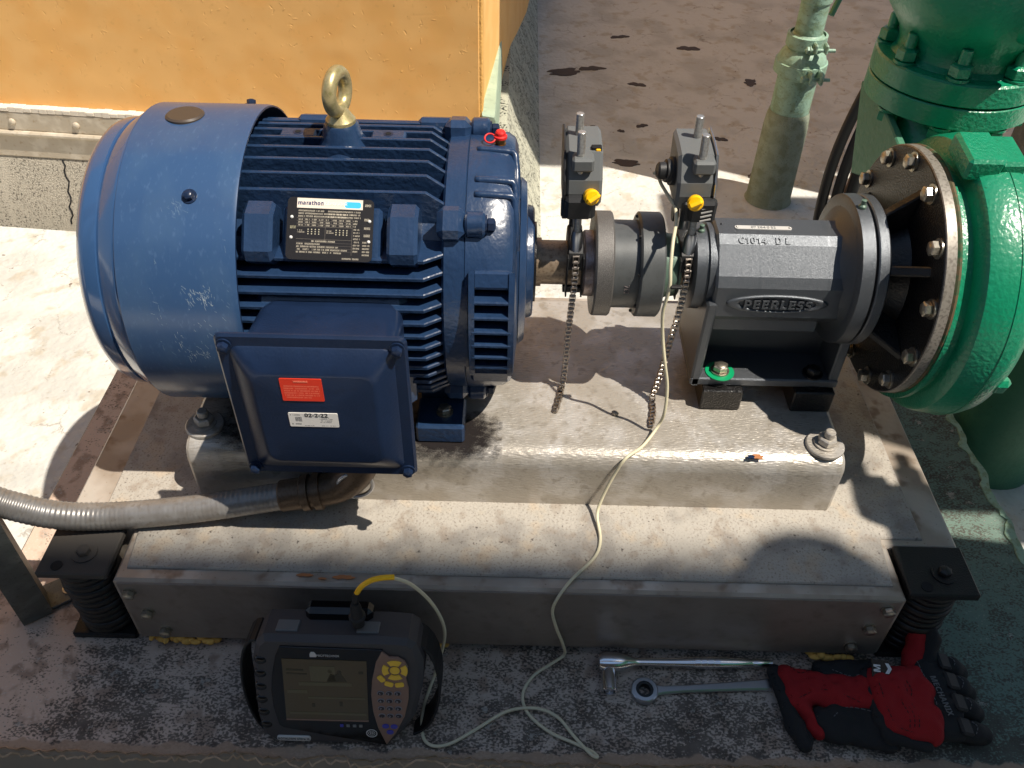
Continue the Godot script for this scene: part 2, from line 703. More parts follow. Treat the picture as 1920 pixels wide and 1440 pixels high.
	surf("black_paint", c8(27, 26, 27), 0.36, 0.0, tex(layered(256, c8(190, 186, 182), [[noise(45, 0.04), 0.4, 0.8, W, 0.9], [noise(46, 0.25), 0.72, 0.92, c8(255, 250, 240), 1.0]])), 5.0, bumps(47, 0.1, 5.0, 4), 0.35)
	surf("bare_rim", c8(196, 192, 186), 0.45, 0.3, tex(layered(128, c8(190, 186, 180), [[noise(205, 0.1), 0.5, 0.8, c8(130, 124, 118), 0.8]])), 14.0)
	surf("gasket", c8(150, 140, 120), 0.8, 0.0, tex(layered(128, c8(170, 150, 126), [[noise(48, 0.05), 0.45, 0.6, c8(40, 150, 110), 0.9]])), 9.0)
	var green_t := tex(layered(512, c8(240, 244, 242), [[noise(51, 0.015), 0.4, 0.8, W, 0.8], [noise(52, 0.05), 0.62, 0.9, c8(196, 214, 204), 0.5], [noise(53, 0.06), 0.86, 0.92, c8(150, 120, 90), 0.8]]))
	surf("green", c8(2, 138, 100), 0.3, 0.0, green_t, 3.0, bumps(54, 0.09, 5.0, 4), 0.3)
	M.green.clearcoat_enabled = true
	M.green.clearcoat = 0.4
	surf("green_dull", c8(70, 128, 102), 0.5, 0.0, green_t, 3.0, cast_n, 0.3)
	surf("green_ring", c8(6, 148, 96), 0.4)
	surf("pale_green", c8(156, 190, 172), 0.5, 0.0, tex(layered(256, c8(240, 240, 238), [[noise(55, 0.03), 0.45, 0.8, c8(206, 196, 174), 0.8], [noise(56, 0.12), 0.68, 0.9, c8(150, 130, 108), 0.7]])), 4.0, cast_n, 0.3)
	surf("sleeve_concrete", c8(158, 168, 152), 0.85, 0.0, tex(layered(256, c8(240, 240, 236), [[noise(57, 0.02), 0.4, 0.75, c8(205, 204, 186), 0.9], [noise(58, 0.15), 0.64, 0.9, c8(168, 160, 140), 0.8]])), 4.0, bumps(59, 0.12, 6.0), 0.6)
	surf("rubber", c8(22, 22, 23), 0.6, 0.0, null, 30.0, fine_n, 0.3)
	surf("spring_black", c8(22, 22, 23), 0.42, 0.0, mott, 12.0, cast_n, 0.4)
	surf("foam", c8(226, 178, 92), 0.9, 0.0, null, 30.0, cast_n, 0.8)
	surf("cable", c8(214, 206, 176), 0.5)
	surf("conduit", c8(156, 155, 154), 0.36, 0.4, tex(layered(256, c8(226, 222, 218), [[noise(61, 0.02), 0.4, 0.8, W, 0.8], [noise(62, 0.06), 0.6, 0.9, c8(196, 184, 172), 0.6], [noise(63, 0.2), 0.8, 0.95, c8(90, 76, 66), 0.8]])), 5.0)
	surf("fitting", c8(172, 160, 148), 0.42, 0.5, tex(rust), 12.0)
	surf("strut", c8(120, 124, 120), 0.5, 0.4, tex(layered(256, c8(214, 214, 212), [[noise(65, 0.02), 0.4, 0.8, W, 0.8], [noise(66, 0.1), 0.65, 0.9, c8(160, 152, 140), 0.7]])), 5.0, fine_n, 0.2)
	# aluminium paint laid on with a brush along the base
	var br := bumps(71, 0.05, 9.0, 4, 512, FastNoiseLite.TYPE_SIMPLEX_SMOOTH, 0.14)
	var silver_t := tex(layered(512, c8(226, 222, 214), [[noise(72, 0.01), 0.4, 0.8, W, 0.8], [noise(73, 0.03), 0.6, 0.9, c8(196, 190, 180), 0.7], [noise(74, 0.12), 0.78, 0.92, c8(150, 140, 130), 0.7]]))
	surf("silver", c8(198, 194, 189), 0.4, 0.42, silver_t, 2.5, br, 0.13)
	surf("silver_side", c8(200, 194, 184), 0.34, 0.45, tex(layered(512, c8(222, 218, 208), [[noise(75, 0.012), 0.4, 0.8, W, 0.8], [noise(76, 0.02), 0.55, 0.85, c8(190, 178, 160), 0.8], [noise(77, 0.12), 0.8, 0.94, c8(150, 120, 90), 0.8]])), 2.0, cast_n, 0.12)
	surf("front_steel", c8(150, 140, 131), 0.34, 0.35, mott, 2.0, cast_n, 0.1)
	surf("frame_steel", c8(196, 189, 180), 0.42, 0.2, tex(layered(512, c8(214, 206, 198), [[noise(78, 0.008), 0.35, 0.75, W, 0.8], [noise(79, 0.02), 0.6, 0.9, c8(164, 146, 132), 0.8], [noise(80, 0.14), 0.84, 0.95, c8(120, 100, 84), 0.9]])), 1.6, cast_n, 0.1)
	var grit := bumps(82, 0.12, 6.0, 4)
	surf("fill_concrete", c8(240, 238, 236), 0.8, 0.08, tex(layered(512, c8(186, 181, 172), [[noise(83, 0.008), 0.45, 0.8, c8(158, 154, 148), 0.9], [noise(84, 0.02), 0.56, 0.9, c8(150, 136, 122), 0.5], [noise(85, 0.012), 0.62, 0.92, c8(214, 184, 146), 0.3], [noise(86, 0.2), 0.62, 0.9, c8(128, 118, 108), 0.7], [noise(87, 0.06), 0.84, 0.92, c8(76, 70, 66), 0.8]])), 2.2, grit, 0.14)
	surf("roof", c8(255, 255, 255), 0.9, 0.0, tex(layered(1024, c8(205, 205, 200), [[noise(91, 0.004), 0.4, 0.75, c8(184, 184, 179), 0.8], [noise(92, 0.012), 0.58, 0.85, c8(176, 166, 148), 0.6], [noise(96, 0.09), 0.66, 0.9, c8(158, 148, 132), 0.6, noise(97, 0.006), 0.5, 0.75], [cells(93, 0.011, 40.0), 0.03, 0.0, c8(128, 120, 110), 0.55, noise(94, 0.007), 0.5, 0.68], [noise(95, 0.03), 0.87, 0.93, c8(112, 96, 84), 0.85]])), 0.9, bumps(98, 0.09, 4.0), 0.3)
	surf("cant", c8(255, 255, 255), 0.95, 0.0, tex(layered(512, c8(186, 178, 162), [[noise(101, 0.25, FastNoiseLite.TYPE_SIMPLEX_SMOOTH, 2), 0.55, 0.85, c8(128, 120, 108), 0.8], [noise(102, 0.1), 0.62, 0.78, c8(44, 42, 36), 0.95, noise(103, 0.012), 0.3, 0.6]])), 2.6, bumps(104, 0.25, 7.0, 3), 0.7)
	surf("cant_corner", c8(255, 255, 255), 0.95, 0.0, tex(layered(512, c8(196, 196, 178), [[noise(201, 0.2, FastNoiseLite.TYPE_SIMPLEX_SMOOTH, 3), 0.5, 0.8, c8(150, 148, 132), 0.8], [noise(202, 0.07, FastNoiseLite.TYPE_SIMPLEX_SMOOTH, 5), 0.52, 0.62, c8(44, 44, 40), 0.95, noise(203, 0.010), 0.4, 0.55]])), 2.6, bumps(104, 0.25, 7.0, 3), 0.6)
	surf("orange", c8(255, 255, 255), 0.8, 0.0, tex(layered(1024, c8(254, 198, 122), [[noise(111, 0.005), 0.4, 0.8, c8(250, 188, 108), 0.8], [noise(112, 0.03), 0.7, 0.95, c8(236, 180, 104), 0.6], [noise(113, 0.06), 0.9, 0.95, c8(150, 92, 40), 0.8]])), 1.2, drips(), 0.9)
	surf("orange_end", c8(246, 190, 106), 0.8, 0.0, mott, 2.0, grit, 0.25)
	surf("flashing", c8(222, 212, 194), 0.6, 0.1, tex(layered(256, c8(226, 222, 216), [[noise(114, 0.02), 0.4, 0.8, W, 0.8], [noise(115, 0.06), 0.7, 0.9, c8(196, 180, 160), 0.7]])), 3.0, cast_n, 0.1)
	surf("flashing_green", c8(176, 196, 172), 0.6, 0.1, mott, 3.0, cast_n, 0.1)
	surf("white_caulk", c8(234, 224, 208), 0.8, 0.0, null, 12.0, grit, 0.7)
	surf("plain_dark", c8(70, 66, 62), 0.9)
	surf("soffit", c8(120, 116, 110), 0.9)
	var wi := weave()
	wi.bump_map_to_normal_map(3.0)
	var weave_n := tex(wi)
	surf("cloth_red", c8(184, 26, 32), 0.9, 0.0, tex(weave()), 55.0, weave_n, 0.6)
	surf("cloth_black", c8(38, 39, 41), 0.85, 0.0, tex(weave()), 55.0, weave_n, 0.7)
	surf("thread_grey", c8(104, 104, 106), 0.8)
	surf("thread_dark", c8(46, 18, 20), 0.8)
	surf("stain", c8(70, 60, 52), 0.7)
	surf("smear", c8(26, 26, 27), 0.5, 0.0, null, 6.0, cast_n, 0.5)
	surf("rust_spot", c8(176, 116, 74), 0.8)
	surf("crumb", c8(150, 140, 128), 0.9, 0.0, null, 40.0, grit, 0.8)


func weave() -> Image:
	var im := Image.create(64, 64, false, Image.FORMAT_RGB8)
	for y in 64:
		for x in 64:
			var v := 0.8 + 0.2 * sin(x * TAU / 8.0) * sin(y * TAU / 8.0)
			im.set_pixel(x, y, Color(v, v, v))
	return im


# the stucco: gentle waves with scattered short drips and pits
func drips() -> ImageTexture:
	var size := 1024
	var h := noise(121, 0.006, FastNoiseLite.TYPE_SIMPLEX_SMOOTH, 2).get_seamless_image(size, size, false, false, 0.1, true)
	h.adjust_bcs(1.0, 0.3, 1.0)
	h.convert(Image.FORMAT_RF)
	var r := RandomNumberGenerator.new()
	r.seed = 5
	for k in 420:
		var x := r.randf() * size
		var y := r.randf() * size
		var dir := Vector2.from_angle(PI / 2 + r.randfn() * 0.9)
		var l := r.randi_range(2, 14)
		var w := r.randf_range(1.0, 3.2)
		var up := r.randf_range(0.05, 0.16) * (1.0 if r.randf() < 0.6 else -1.0)
		for i in l:
			x += dir.x + r.randf_range(-0.5, 0.5)
			y += dir.y
			for a in range(-3, 4):
				for b in range(-1, 2):
					var px := posmod(int(x) + a, size)
					var py := posmod(int(y) + b, size)
					var f := maxf(0.0, 1.0 - absf(a) / w)
					h.set_pixel(px, py, Color(h.get_pixel(px, py).r + up * f * 0.4, 0, 0))
	h.convert(Image.FORMAT_L8)
	h.bump_map_to_normal_map(7.0)
	return tex(h)


# lines of print too small to read
func scribble(im: Image, x: int, y: int, w: int, h: int, c: Color, r: RandomNumberGenerator) -> void:
	var at := x
	while at < x + w:
		if r.randf() < 0.14:
			at += int(h * 0.6)
			continue
		var cw := maxi(2, int(h * 0.55))
		for j in h:
			for i in cw - 1:
				if r.randf() < 0.62 or i == 0:
					var px := at + i
					if px < im.get_width() and y + j < im.get_height():
						im.set_pixel(px, y + j, im.get_pixel(px, y + j).lerp(c, 0.85))
		at += cw


func plate_image() -> Image:
	var im := Image.create(480, 340, false, Image.FORMAT_RGB8)
	im.fill(c8(34, 31, 30))
	var r := RandomNumberGenerator.new()
	r.seed = 7
	var w := c8(216, 206, 184)
	im.fill_rect(Rect2i(52, 4, 366, 54), c8(232, 220, 204))
	for y in 34:
		for x in 92:
			var q := Vector2(absf(x - 46) - 32, absf(y - 17) - 3).max(Vector2.ZERO)
			if q.length() < 13.5:
				im.set_pixel(316 + x, 16 + y, c8(70, 190, 236))
	for k in 3:
		scribble(im, 62, 68 + k * 15, 300 if k else 150, 9, w, r)
		scribble(im, 226, 68 + k * 15, 180, 9, w, r)
	for k in 3:
		for j in 9:
			scribble(im, 64 + j * 38, 116 + k * 15, 22, 9, w, r)
	for k in 5:
		im.fill_rect(Rect2i(54, [112, 127, 142, 158, 226][k], 310, 1), c8(150, 142, 128))
	for j in 8:
		im.fill_rect(Rect2i(96 + j * 38, 112, 1, 46), c8(130, 122, 110))
	im.fill_rect(Rect2i(214, 158, 1, 76), c8(150, 142, 128))
	im.fill_rect(Rect2i(364, 158, 1, 150), c8(150, 142, 128))
	for s in 2:
		scribble(im, 60 + s * 162, 176, 26, 7, w, r)
		scribble(im, 60 + s * 162, 186, 40, 7, w, r)
		for a in 4:
			for b in 3:
				for y in 7:
					for x in 7:
						if Vector2(x - 3, y - 3).length() < 3.4:
							im.set_pixel(116 + s * 156 + a * 20 + x, 170 + b * 12 + y, c8(190, 184, 160))
	scribble(im, 140, 232, 130, 10, w, r)
	for k in 4:
		im.fill_rect(Rect2i(54, 244 + k * 15, 310, 1), c8(110, 104, 96))
		scribble(im, 58, 248 + k * 15, [130, 230, 280, 250][k], 9, w, r)
	for k in 8:
		scribble(im, 372, 162 + k * 17, 34, 9, w, r)
	for k in 4:
		scribble(im, 430, [26, 104, 150, 190][k], 30, 14, w, r)
	for k in 5:
		scribble(im, 424, 230 + k * 17, 40, 9, w, r)
	scribble(im, 10, 156, 34, 16, c8(190, 184, 150), r)
	scribble(im, 314, 322, 90, 9, w, r)
	return im


func label_image(w: int, h: int, base: Color, ink: Color, rows: Array, rnd: int) -> Image:
	var im := Image.create(w, h, false, Image.FORMAT_RGB8)
	im.fill(base)
	var r := RandomNumberGenerator.new()
	r.seed = rnd
	for q in rows:
		scribble(im, q[0], q[1], q[2], q[3], ink, r)
	return im


# fan cover: smooth blue with rubbed and scratched places; u along, v around from below
func cover_image() -> Image:
	var w := 384
	var h := 1536
	var base := c8(51, 79, 117)
	var a := noise(131, 0.006).get_image(w, h, false, false, true).get_data()
	var b := noise(132, 0.05).get_image(w, h, false, false, true).get_data()
	var R := PackedFloat32Array()
	R.resize(w * h)
	var G := R.duplicate()
	var B := R.duplicate()
	var la := lut(0.3, 0.8)
	var lb := lut(0.62, 0.95)
	var d := c8(64, 90, 123)
	var e := c8(104, 126, 158)
	for i in w * h:
		var t := la[a[i]] * 0.5
		var q := base.lerp(d, t).lerp(e, lb[b[i]] * 0.25)
		R[i] = q.r
		G[i] = q.g
		B[i] = q.b
	var im := to_image(R, G, B, w, h)
	var r := RandomNumberGenerator.new()
	r.seed = 9
	# [along, degrees, spread along, spread around, strokes, lightness]
	for s in [[0.70, 20, 30, 11, 46, 0.8], [0.58, 19, 22, 18, 12, 0.6], [0.44, 3, 14, 16, 14, 0.7], [0.56, -3, 40, 9, 26, 0.85], [0.62, 8, 60, 30, 14, 0.6], [0.50, 50, 26, 10, 26, 0.25], [0.3, 12, 24, 60, 14, 0.45], [0.9, 30, 26, 90, 10, 0.3]]:
		for k in s[4]:
			var x: float = s[0] * w + r.randfn() * s[2] * 0.6
			var y: float = (s[1] + 90.0) / 360.0 * h + r.randfn() * s[3] * 0.6
			var ang := r.randf_range(0.2, 1.6)
			for i in r.randi_range(2, 18):
				x += cos(ang) + r.randf_range(-0.3, 0.3)
				y -= sin(ang) * 0.6
				var px := clampi(int(x), 0, w - 1)
				var py := clampi(int(y), 0, h - 1)
				im.set_pixel(px, py, im.get_pixel(px, py).lerp(c8(206, 206, 196), s[5] * r.randf_range(0.3, 1.0)))
	return im


# the pad: worn grey coating, black growth towards the front and right, bare patches
func pad_image() -> Image:
	var w := 1792
	var h := 1024
	var get := func(n: FastNoiseLite) -> PackedByteArray: return n.get_image(w, h, false, false, true).get_data()
	var big: PackedByteArray = get.call(noise(141, 0.004))
	var mid: PackedByteArray = get.call(noise(142, 0.02))
	var spk: PackedByteArray = get.call(noise(143, 0.24, FastNoiseLite.TYPE_SIMPLEX_SMOOTH, 5))
	var lng: PackedByteArray = get.call(noise(144, 0.035, FastNoiseLite.TYPE_SIMPLEX_SMOOTH, 6, 40.0))
	var R := PackedFloat32Array()
	R.resize(w * h)
	var G := R.duplicate()
	var B := R.duplicate()
	for y in h:
		for x in w:
			var i := y * w + x
			var u := float(x) / w   # 0 left, 1 right
			var v := float(y) / h   # 0 back, 1 front edge
			var t0 := big[i] / 255.0
			var t1 := mid[i] / 255.0
			var i2 := y * w + int(x * 0.6)
			var t2 := spk[i2] / 255.0
			var t3 := lng[i2] / 255.0
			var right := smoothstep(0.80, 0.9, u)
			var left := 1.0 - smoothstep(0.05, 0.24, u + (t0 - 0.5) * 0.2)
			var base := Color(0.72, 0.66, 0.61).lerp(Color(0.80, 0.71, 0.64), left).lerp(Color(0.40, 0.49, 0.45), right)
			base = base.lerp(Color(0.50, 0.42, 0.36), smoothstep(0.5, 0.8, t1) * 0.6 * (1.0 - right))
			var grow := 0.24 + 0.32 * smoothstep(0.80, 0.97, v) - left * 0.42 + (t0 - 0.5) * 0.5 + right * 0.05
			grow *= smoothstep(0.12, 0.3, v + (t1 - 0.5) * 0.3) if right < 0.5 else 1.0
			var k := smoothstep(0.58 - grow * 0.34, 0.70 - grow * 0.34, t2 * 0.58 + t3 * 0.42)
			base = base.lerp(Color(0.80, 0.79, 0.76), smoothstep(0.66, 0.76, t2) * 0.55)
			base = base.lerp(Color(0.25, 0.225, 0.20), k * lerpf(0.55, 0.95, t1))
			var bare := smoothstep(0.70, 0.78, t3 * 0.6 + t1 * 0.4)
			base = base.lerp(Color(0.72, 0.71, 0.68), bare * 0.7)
			var edge := smoothstep(0.980 + (t1 - 0.5) * 0.016, 0.984 + (t1 - 0.5) * 0.016, v)
			base = base.lerp(Color(0.66, 0.56, 0.47), edge * 0.85)
			R[i] = base.r
			G[i] = base.g
			B[i] = base.b
	return to_image(R, G, B, w, h)


# ---------------------------------------------------------------- the place
func setting() -> void:
	var m := Mb.new()
	m.box(Vector3(0, -0.17, -10), Vector3(160, 0.1, 160))
	var roof := structure(m, "roof_deck", M.roof)
	# old water and tar stains lying on the deck
	var r := RandomNumberGenerator.new()
	r.seed = 3
	var k := 0
	for s in ["160,-3052,100,22", "260,-3090,60,16", "385,-3400,44,14", "415,-2960,36,14", "190,-2420,34,20", "330,-2390,70,14", "520,-2440,30,12", "400,-2640,24,10", "640,-2560,30,12", "240,-2620,16,10", "330,-2600,14,8", "640,-3300,50,20", "820,-3000,36,20", "700,-2330,20,10"]:
		var v: PackedStringArray = s.split(",")
		var n := Mb.new()
		var poly := PackedVector2Array()
		var ph := r.randf() * 9.0
		for i in 40:
			var a := TAU * i / 40
			var w := 0.75 + 0.22 * sin(a * 2.0 + ph) + 0.12 * sin(a * 5.0 + ph * 2.0) + r.randf_range(-0.06, 0.06)
			poly.append(Vector2(cos(a) * float(v[2]) * 0.9, sin(a) * float(v[3]) * 1.5) * w / 1000.0)
		n.ext(poly, 0.002, Transform3D(Basis(Vector3.RIGHT, Vector3.FORWARD, Vector3.UP).rotated(Vector3.UP, r.randf_range(-0.3, 0.3)), Vector3(float(v[0]) / 1000.0, -0.119, float(v[1]) / 1000.0)))
		part(n, "stain", M.stain, roof)
		k += 1
	# the orange building: its corner, flashing and cant strips; axes along the front, up and out of it
	var b := Basis(Vector3.UP, -0.078)
	var A := Vector3(-0.09, 0, -1.935)
	var bw := thing("orange_building", Vector3(-0.09, -0.12, -1.935), "orange stucco building wall with metal flashing along its foot behind the motor", "building")
	m = Mb.new()
	m.box(A + b * Vector3(-6.0, 1.58, -2.5), Vector3(12, 3.2, 5), 0.004, b)
	part(m, "wall", M.orange, bw)
	m = Mb.new()
	m.box(A + Vector3(0.0, 1.7, -2.502), Vector3(0.012, 2.96, 5.0), 0.003)
	part(m, "end_wall", M.orange_end, bw)
	m = Mb.new()
	m.box(A + b * Vector3(-6.0, 0.094, 0.012), Vector3(12, 0.066, 0.024), 0.004, b)
	m.box(A + b * Vector3(-6.0, 0.128, 0.018), Vector3(12, 0.012, 0.029), 0.004, b)
	m.box(A + b * Vector3(-6.0, 0.158, 0.011), Vector3(12, 0.05, 0.022), 0.003, b)
	var fl := part(m, "flashing", M.flashing, bw)
	m = Mb.new()
	for i in 160:  # ragged caulk line
		var x := -0.02 - i * 0.02
		var hh := 0.012 + 0.0016 * sin(i * 1.7) + 0.0012 * sin(i * 4.1)
		m.box(A + b * Vector3(x, 0.189, 0.012), Vector3(0.0199, hh, 0.022 + 0.001 * sin(i * 2.3)), 0.001, b)
	part(m, "caulk", M.white_caulk, bw)
	for i in 9:
		m = Mb.new()
		m.ball(A + b * Vector3(-0.345 - i * 0.165, 0.157, 0.023), Vector3(0.009, 0.009, 0.006), 10)
		part(m, "rivet", M.flashing, fl)
	var up := Vector3.UP
	m = Mb.new()
	m.ext(m2(["0,-130", "78,-130", "66,-40", "20,62", "0,62"]), 12.0, Transform3D(b * Basis(Vector3.BACK, up, Vector3.LEFT), A + b * Vector3(-6.0, 0, 0)), 0.0, 0.9)
	var bf := part(m, "base_flashing", M.cant, bw)
	m = Mb.new()
	var cr := []
	for i in 14:
		var y := 0.058 - 0.012 * i
		var d := 0.066 - 0.046 * (y + 0.04) / 0.102 if y > -0.04 else 0.066 - 0.012 * (y + 0.04) / 0.09
		cr.append(A + b * Vector3(-1.075 + 0.010 * sin(i * 0.25) + 0.004 * sin(i * 1.9), y, d + 0.0002))
	m.tube(cr, 0.0022, 6)
	part(m, "crack", M.dark_bore, bf)
	# round the corner
	m = Mb.new()
	m.ext(m2(["4,244", "34,240", "38,228", "40,130", "4,118"]), 5.03, Transform3D(Basis(Vector3.RIGHT, up, Vector3.BACK), A + Vector3(0, 0, -2.5)), 0.002, 0.9)
	part(m, "corner_flashing", M.flashing_green, bw)
	m = Mb.new()
	m.ext(m2(["0,-130", "164,-130", "152,-112", "78,60", "60,108", "0,108"]), 5.12, Transform3D(Basis(Vector3.RIGHT, up, Vector3.BACK), Vector3(-0.09, 0, -4.41)), 0.0, 0.9)
	part(m, "corner_base_flashing", M.cant_corner, bw)


# what stands over and behind the photographer, and beside the pump: it throws the shade that the picture shows
func overhead() -> void:
	var hall := thing("plant_building", Vector3(-1, -0.12, 4.0), "grey plant building behind the camera with a round lamp on an arm", "building")
	var m := Mb.new()
	m.box(Vector3(-1, 2.44, 6.0), Vector3(22, 5.12, 4.0), 0.02)
	part(m, "wall", M.plain_dark, hall)
	m = Mb.new()
	var walk := thing("overhead_walkway", Vector3(0, -0.12, 1.7), "grey overhead walkway on columns high above the camera", "walkway")
	m.box(Vector3(-1, 7.9, 1.72), Vector3(22, 0.2, 1.47), 0.01)
	part(m, "deck", M.soffit, walk)
	for x in [-9.0, 9.0]:
		for z in [1.2, 2.2]:
			m = Mb.new()
			m.box(Vector3(x, 3.84, z), Vector3(0.2, 7.92, 0.2), 0.01)
			part(m, "column", M.strut, walk)
	m = Mb.new()
	m.ball(Vector3(2.12, 3.56, 0.068), Vector3(0.1, 0.1, 0.1), 18)
	m.rod(Vector3(2.12, 3.56, 0.1), Vector3(2.12, 3.6, 4.0), 0.02, 10)
	part(m, "wall_lamp", M.soffit, hall)
	var unit := thing("cooling_unit", Vector3(3.3, -0.12, -4.0), "large grey cooling unit on legs beyond the pump", "cooling unit")
	m = Mb.new()
	m.box(Vector3(2.78, 2.65, -4.05), Vector3(3.2, 0.5, 4.5), 0.02)
	part(m, "casing", M.soffit, unit)
	m = Mb.new()
	m.box(Vector3(2.05, 1.85, -1.165), Vector3(1.18, 0.3, 1.17), 0.01)
	part(m, "duct", M.soffit, unit)
	for x in [1.35, 4.2]:
		for z in [-2.1, -6.1]:
			m = Mb.new()
			m.box(Vector3(x, 1.14, z), Vector3(0.1, 2.52, 0.1), 0.005)
			part(m, "leg", M.strut, unit)


func base_and_pad() -> void:
	# concrete pad with a broken front edge
	var r := RandomNumberGenerator.new()
	r.seed = 12
	var nz := noise(150, 9.0, FastNoiseLite.TYPE_SIMPLEX_SMOOTH, 4)
	var poly := PackedVector2Array()
	for i in 121:
		var x := -0.785 + 1.625 * i / 120.0
		poly.append(Vector2(x, 0.505 + nz.get_noise_1d(x) * 0.007))
	for i in 50:
		var y := 0.53 + 1.0 * i / 49.0
		poly.append(Vector2(0.845 + nz.get_noise_1d(y + 7.0) * 0.012, y))
	poly.append(Vector2(-0.785, 1.53))
	var flat := Basis(Vector3.RIGHT, Vector3.FORWARD, Vector3.UP)
	var m := Mb.new()
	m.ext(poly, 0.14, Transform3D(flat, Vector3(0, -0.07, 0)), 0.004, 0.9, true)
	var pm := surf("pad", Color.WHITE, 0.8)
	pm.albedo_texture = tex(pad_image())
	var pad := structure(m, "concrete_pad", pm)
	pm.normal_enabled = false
	m = Mb.new()  # the pale lip of coating left along the front and right edges
	var lip := PackedVector2Array()
	for i in 321:
		var x := -0.783 + 1.62 * i / 320.0
		lip.append(Vector2(x, 0.505 + nz.get_noise_1d(x) * 0.007 - 0.006 - nz.get_noise_1d(x * 9.0 + 40.0) * 0.010))
	for i in 321:
		var x := 0.837 - 1.62 * i / 320.0
		lip.append(Vector2(x, 0.505 + nz.get_noise_1d(x) * 0.007 + 0.004 + maxf(-0.002, nz.get_noise_1d(x * 8.0 + 90.0) * 0.006)))
	for i in lip.size():
		lip[i].y = -lip[i].y
	m.ext(lip, 0.005, Transform3D(Basis(Vector3.RIGHT, Vector3.BACK, Vector3.DOWN), Vector3(0, 0.0032, 0)), 0.0015, 0.9)
	part(m, "front_lip", surf("lip", c8(206, 176, 150), 0.85, 0.0, M.sleeve_concrete.albedo_texture, 6.0, M.sleeve_concrete.normal_texture, 0.6), pad)
	m = Mb.new()
	var rim := PackedVector2Array()
	for i in 100:
		var y := 0.532 + 0.99 * i / 99.0
		rim.append(Vector2(0.850 + nz.get_noise_1d(y + 7.0) * 0.012, y))
	for i in 100:
		var y := 1.522 - 0.99 * i / 99.0
		rim.append(Vector2(0.838 + nz.get_noise_1d(y + 7.0) * 0.012 - nz.get_noise_1d(y * 3.0 + 60.0) * 0.012, y))
	m.ext(rim, 0.012, Transform3D(flat, Vector3(0, -0.0035, 0)), 0.0008, 0.9)
	part(m, "edge_lip", M.pale_green, pad)

	# inertia base: a steel frame filled with concrete, notched at its front corners for the isolators
	var fr := thing("inertia_base", Vector3(0, 0.02, -1.0), "low silver-painted steel base filled with concrete under the motor and pump", "machine base")
	m = Mb.new()
	var o := m2(["-532,671", "539,671", "539,757", "640,757", "640,1330", "-634,1330", "-634,757", "-532,757"])
	m.ext(o, 0.14, Transform3D(flat, Vector3(0, 0.09, 0)), 0.004, 0.5)
	part(m, "steel_frame", M.frame_steel, fr)
	m = Mb.new()
	m.box(Vector3(0.0035, 0.0885, -0.6705), Vector3(1.064, 0.133, 0.003), 0.001)
	part(m, "front_channel", M.front_steel, fr)
	m = Mb.new()
	m.ext(m2(["-518,690", "525,690", "532,770", "592,770", "592,1290", "-584,1290", "-584,770", "-525,770"]), 0.006, Transform3D(flat, Vector3(0, 0.1608, 0)), 0.002, 0.5)
	part(m, "concrete_fill", M.fill_concrete, fr)
	for p in [Vector3(-0.515, 0.135, -0.669), Vector3(-0.502, 0.087, -0.669), Vector3(-0.488, 0.042, -0.669), Vector3(0.519, 0.138, -0.669), Vector3(0.507, 0.092, -0.669), Vector3(0.494, 0.046, -0.669)]:
		bolt(fr, "bolt", p, Vector3.BACK, 0.0085, 0.008, M.zinc, 1.1)
	# rust and dabs of old paint
	for q in [[Vector3(-0.275, 0.1634, -0.684), 0.012, 0.003], [Vector3(-0.222, 0.1634, -0.682), 0.016, 0.004], [Vector3(-0.25, 0.1634, -0.679), 0.006, 0.002]]:
		part(blot(q[0], q[1], q[2], 4), "rust_spot", M.rust_spot, fr)
	# foam squeezed out below
	for q in [[-0.52, -0.42, 14], [-0.13, -0.085, 6], [0.44, 0.505, 8]]:
		m = Mb.new()
		for i in q[2]:
			var x: float = lerpf(q[0], q[1], (i + 0.5) / q[2])
			m.ball(Vector3(x, 0.014 + r.randf_range(-0.004, 0.002), -0.672 + r.randf_range(-0.003, 0.004)), Vector3((q[1] - q[0]) / q[2] * r.randf_range(0.6, 1.3), r.randf_range(0.0025, 0.007), r.randf_range(0.004, 0.007)), 8)
		part(m, "foam_strip", M.foam, fr)

	# the raised block: folded plate with a soft upper edge
	var bl := thing("sub_base", Vector3(0, 0.163, -1.0), "raised silver-painted block that carries the motor and the pump", "machine base")
	m = Mb.new()
	var sec := PackedVector2Array()
	for i in 7:
		sec.append(Vector2(0.818 + 0.026 - 0.026 * cos(PI / 2 * i / 6.0), 0.239 + 0.026 * sin(PI / 2 * i / 6.0)) * Vector2(-1, 1))
	for i in 7:
		sec.append(Vector2(1.19 - 0.017 * sin(-PI / 2 * i / 6.0) - 0.017, 0.248 + 0.017 * cos(PI / 2 * i / 6.0)) * Vector2(-1, 1))
	sec.append(Vector2(-1.19, 0.1605))
	sec.append(Vector2(-0.818, 0.1605))
	m.ext(sec, 0.929, Transform3D(Basis(Vector3.BACK, Vector3.UP, Vector3.LEFT), Vector3(0.0075, 0, 0)), 0.006, 0.5)
	part(m, "plate_block", M.silver, bl)
	for p in [Vector3(0.445, 0.265, -0.851), Vector3(-0.436, 0.265, -0.862)]:
		m = Mb.new()
		m.lathe([Vector2(0, 0.027), Vector2(0.004, 0.027), Vector2(0.0055, 0.0255), Vector2(0.0055, 0.0)], upright(p), 28)
		var an := part(m, "anchor_bolt", M.silver, bl)
		bolt(an, "nut", p + Vector3(0, 0.005, 0), Vector3(0.06, 1, 0.02), 0.0135, 0.012, M.silver, 1.25, 0.011)
	for q in [[Vector3(0.345, 0.2655, -0.827), 0.010, 0.005, "rust_spot"], [Vector3(0.336, 0.2658, -0.826), 0.006, 0.004, "blue_box"]]:
		part(blot(q[0], q[1], q[2], 5), "paint_dab", M[q[3]], bl)
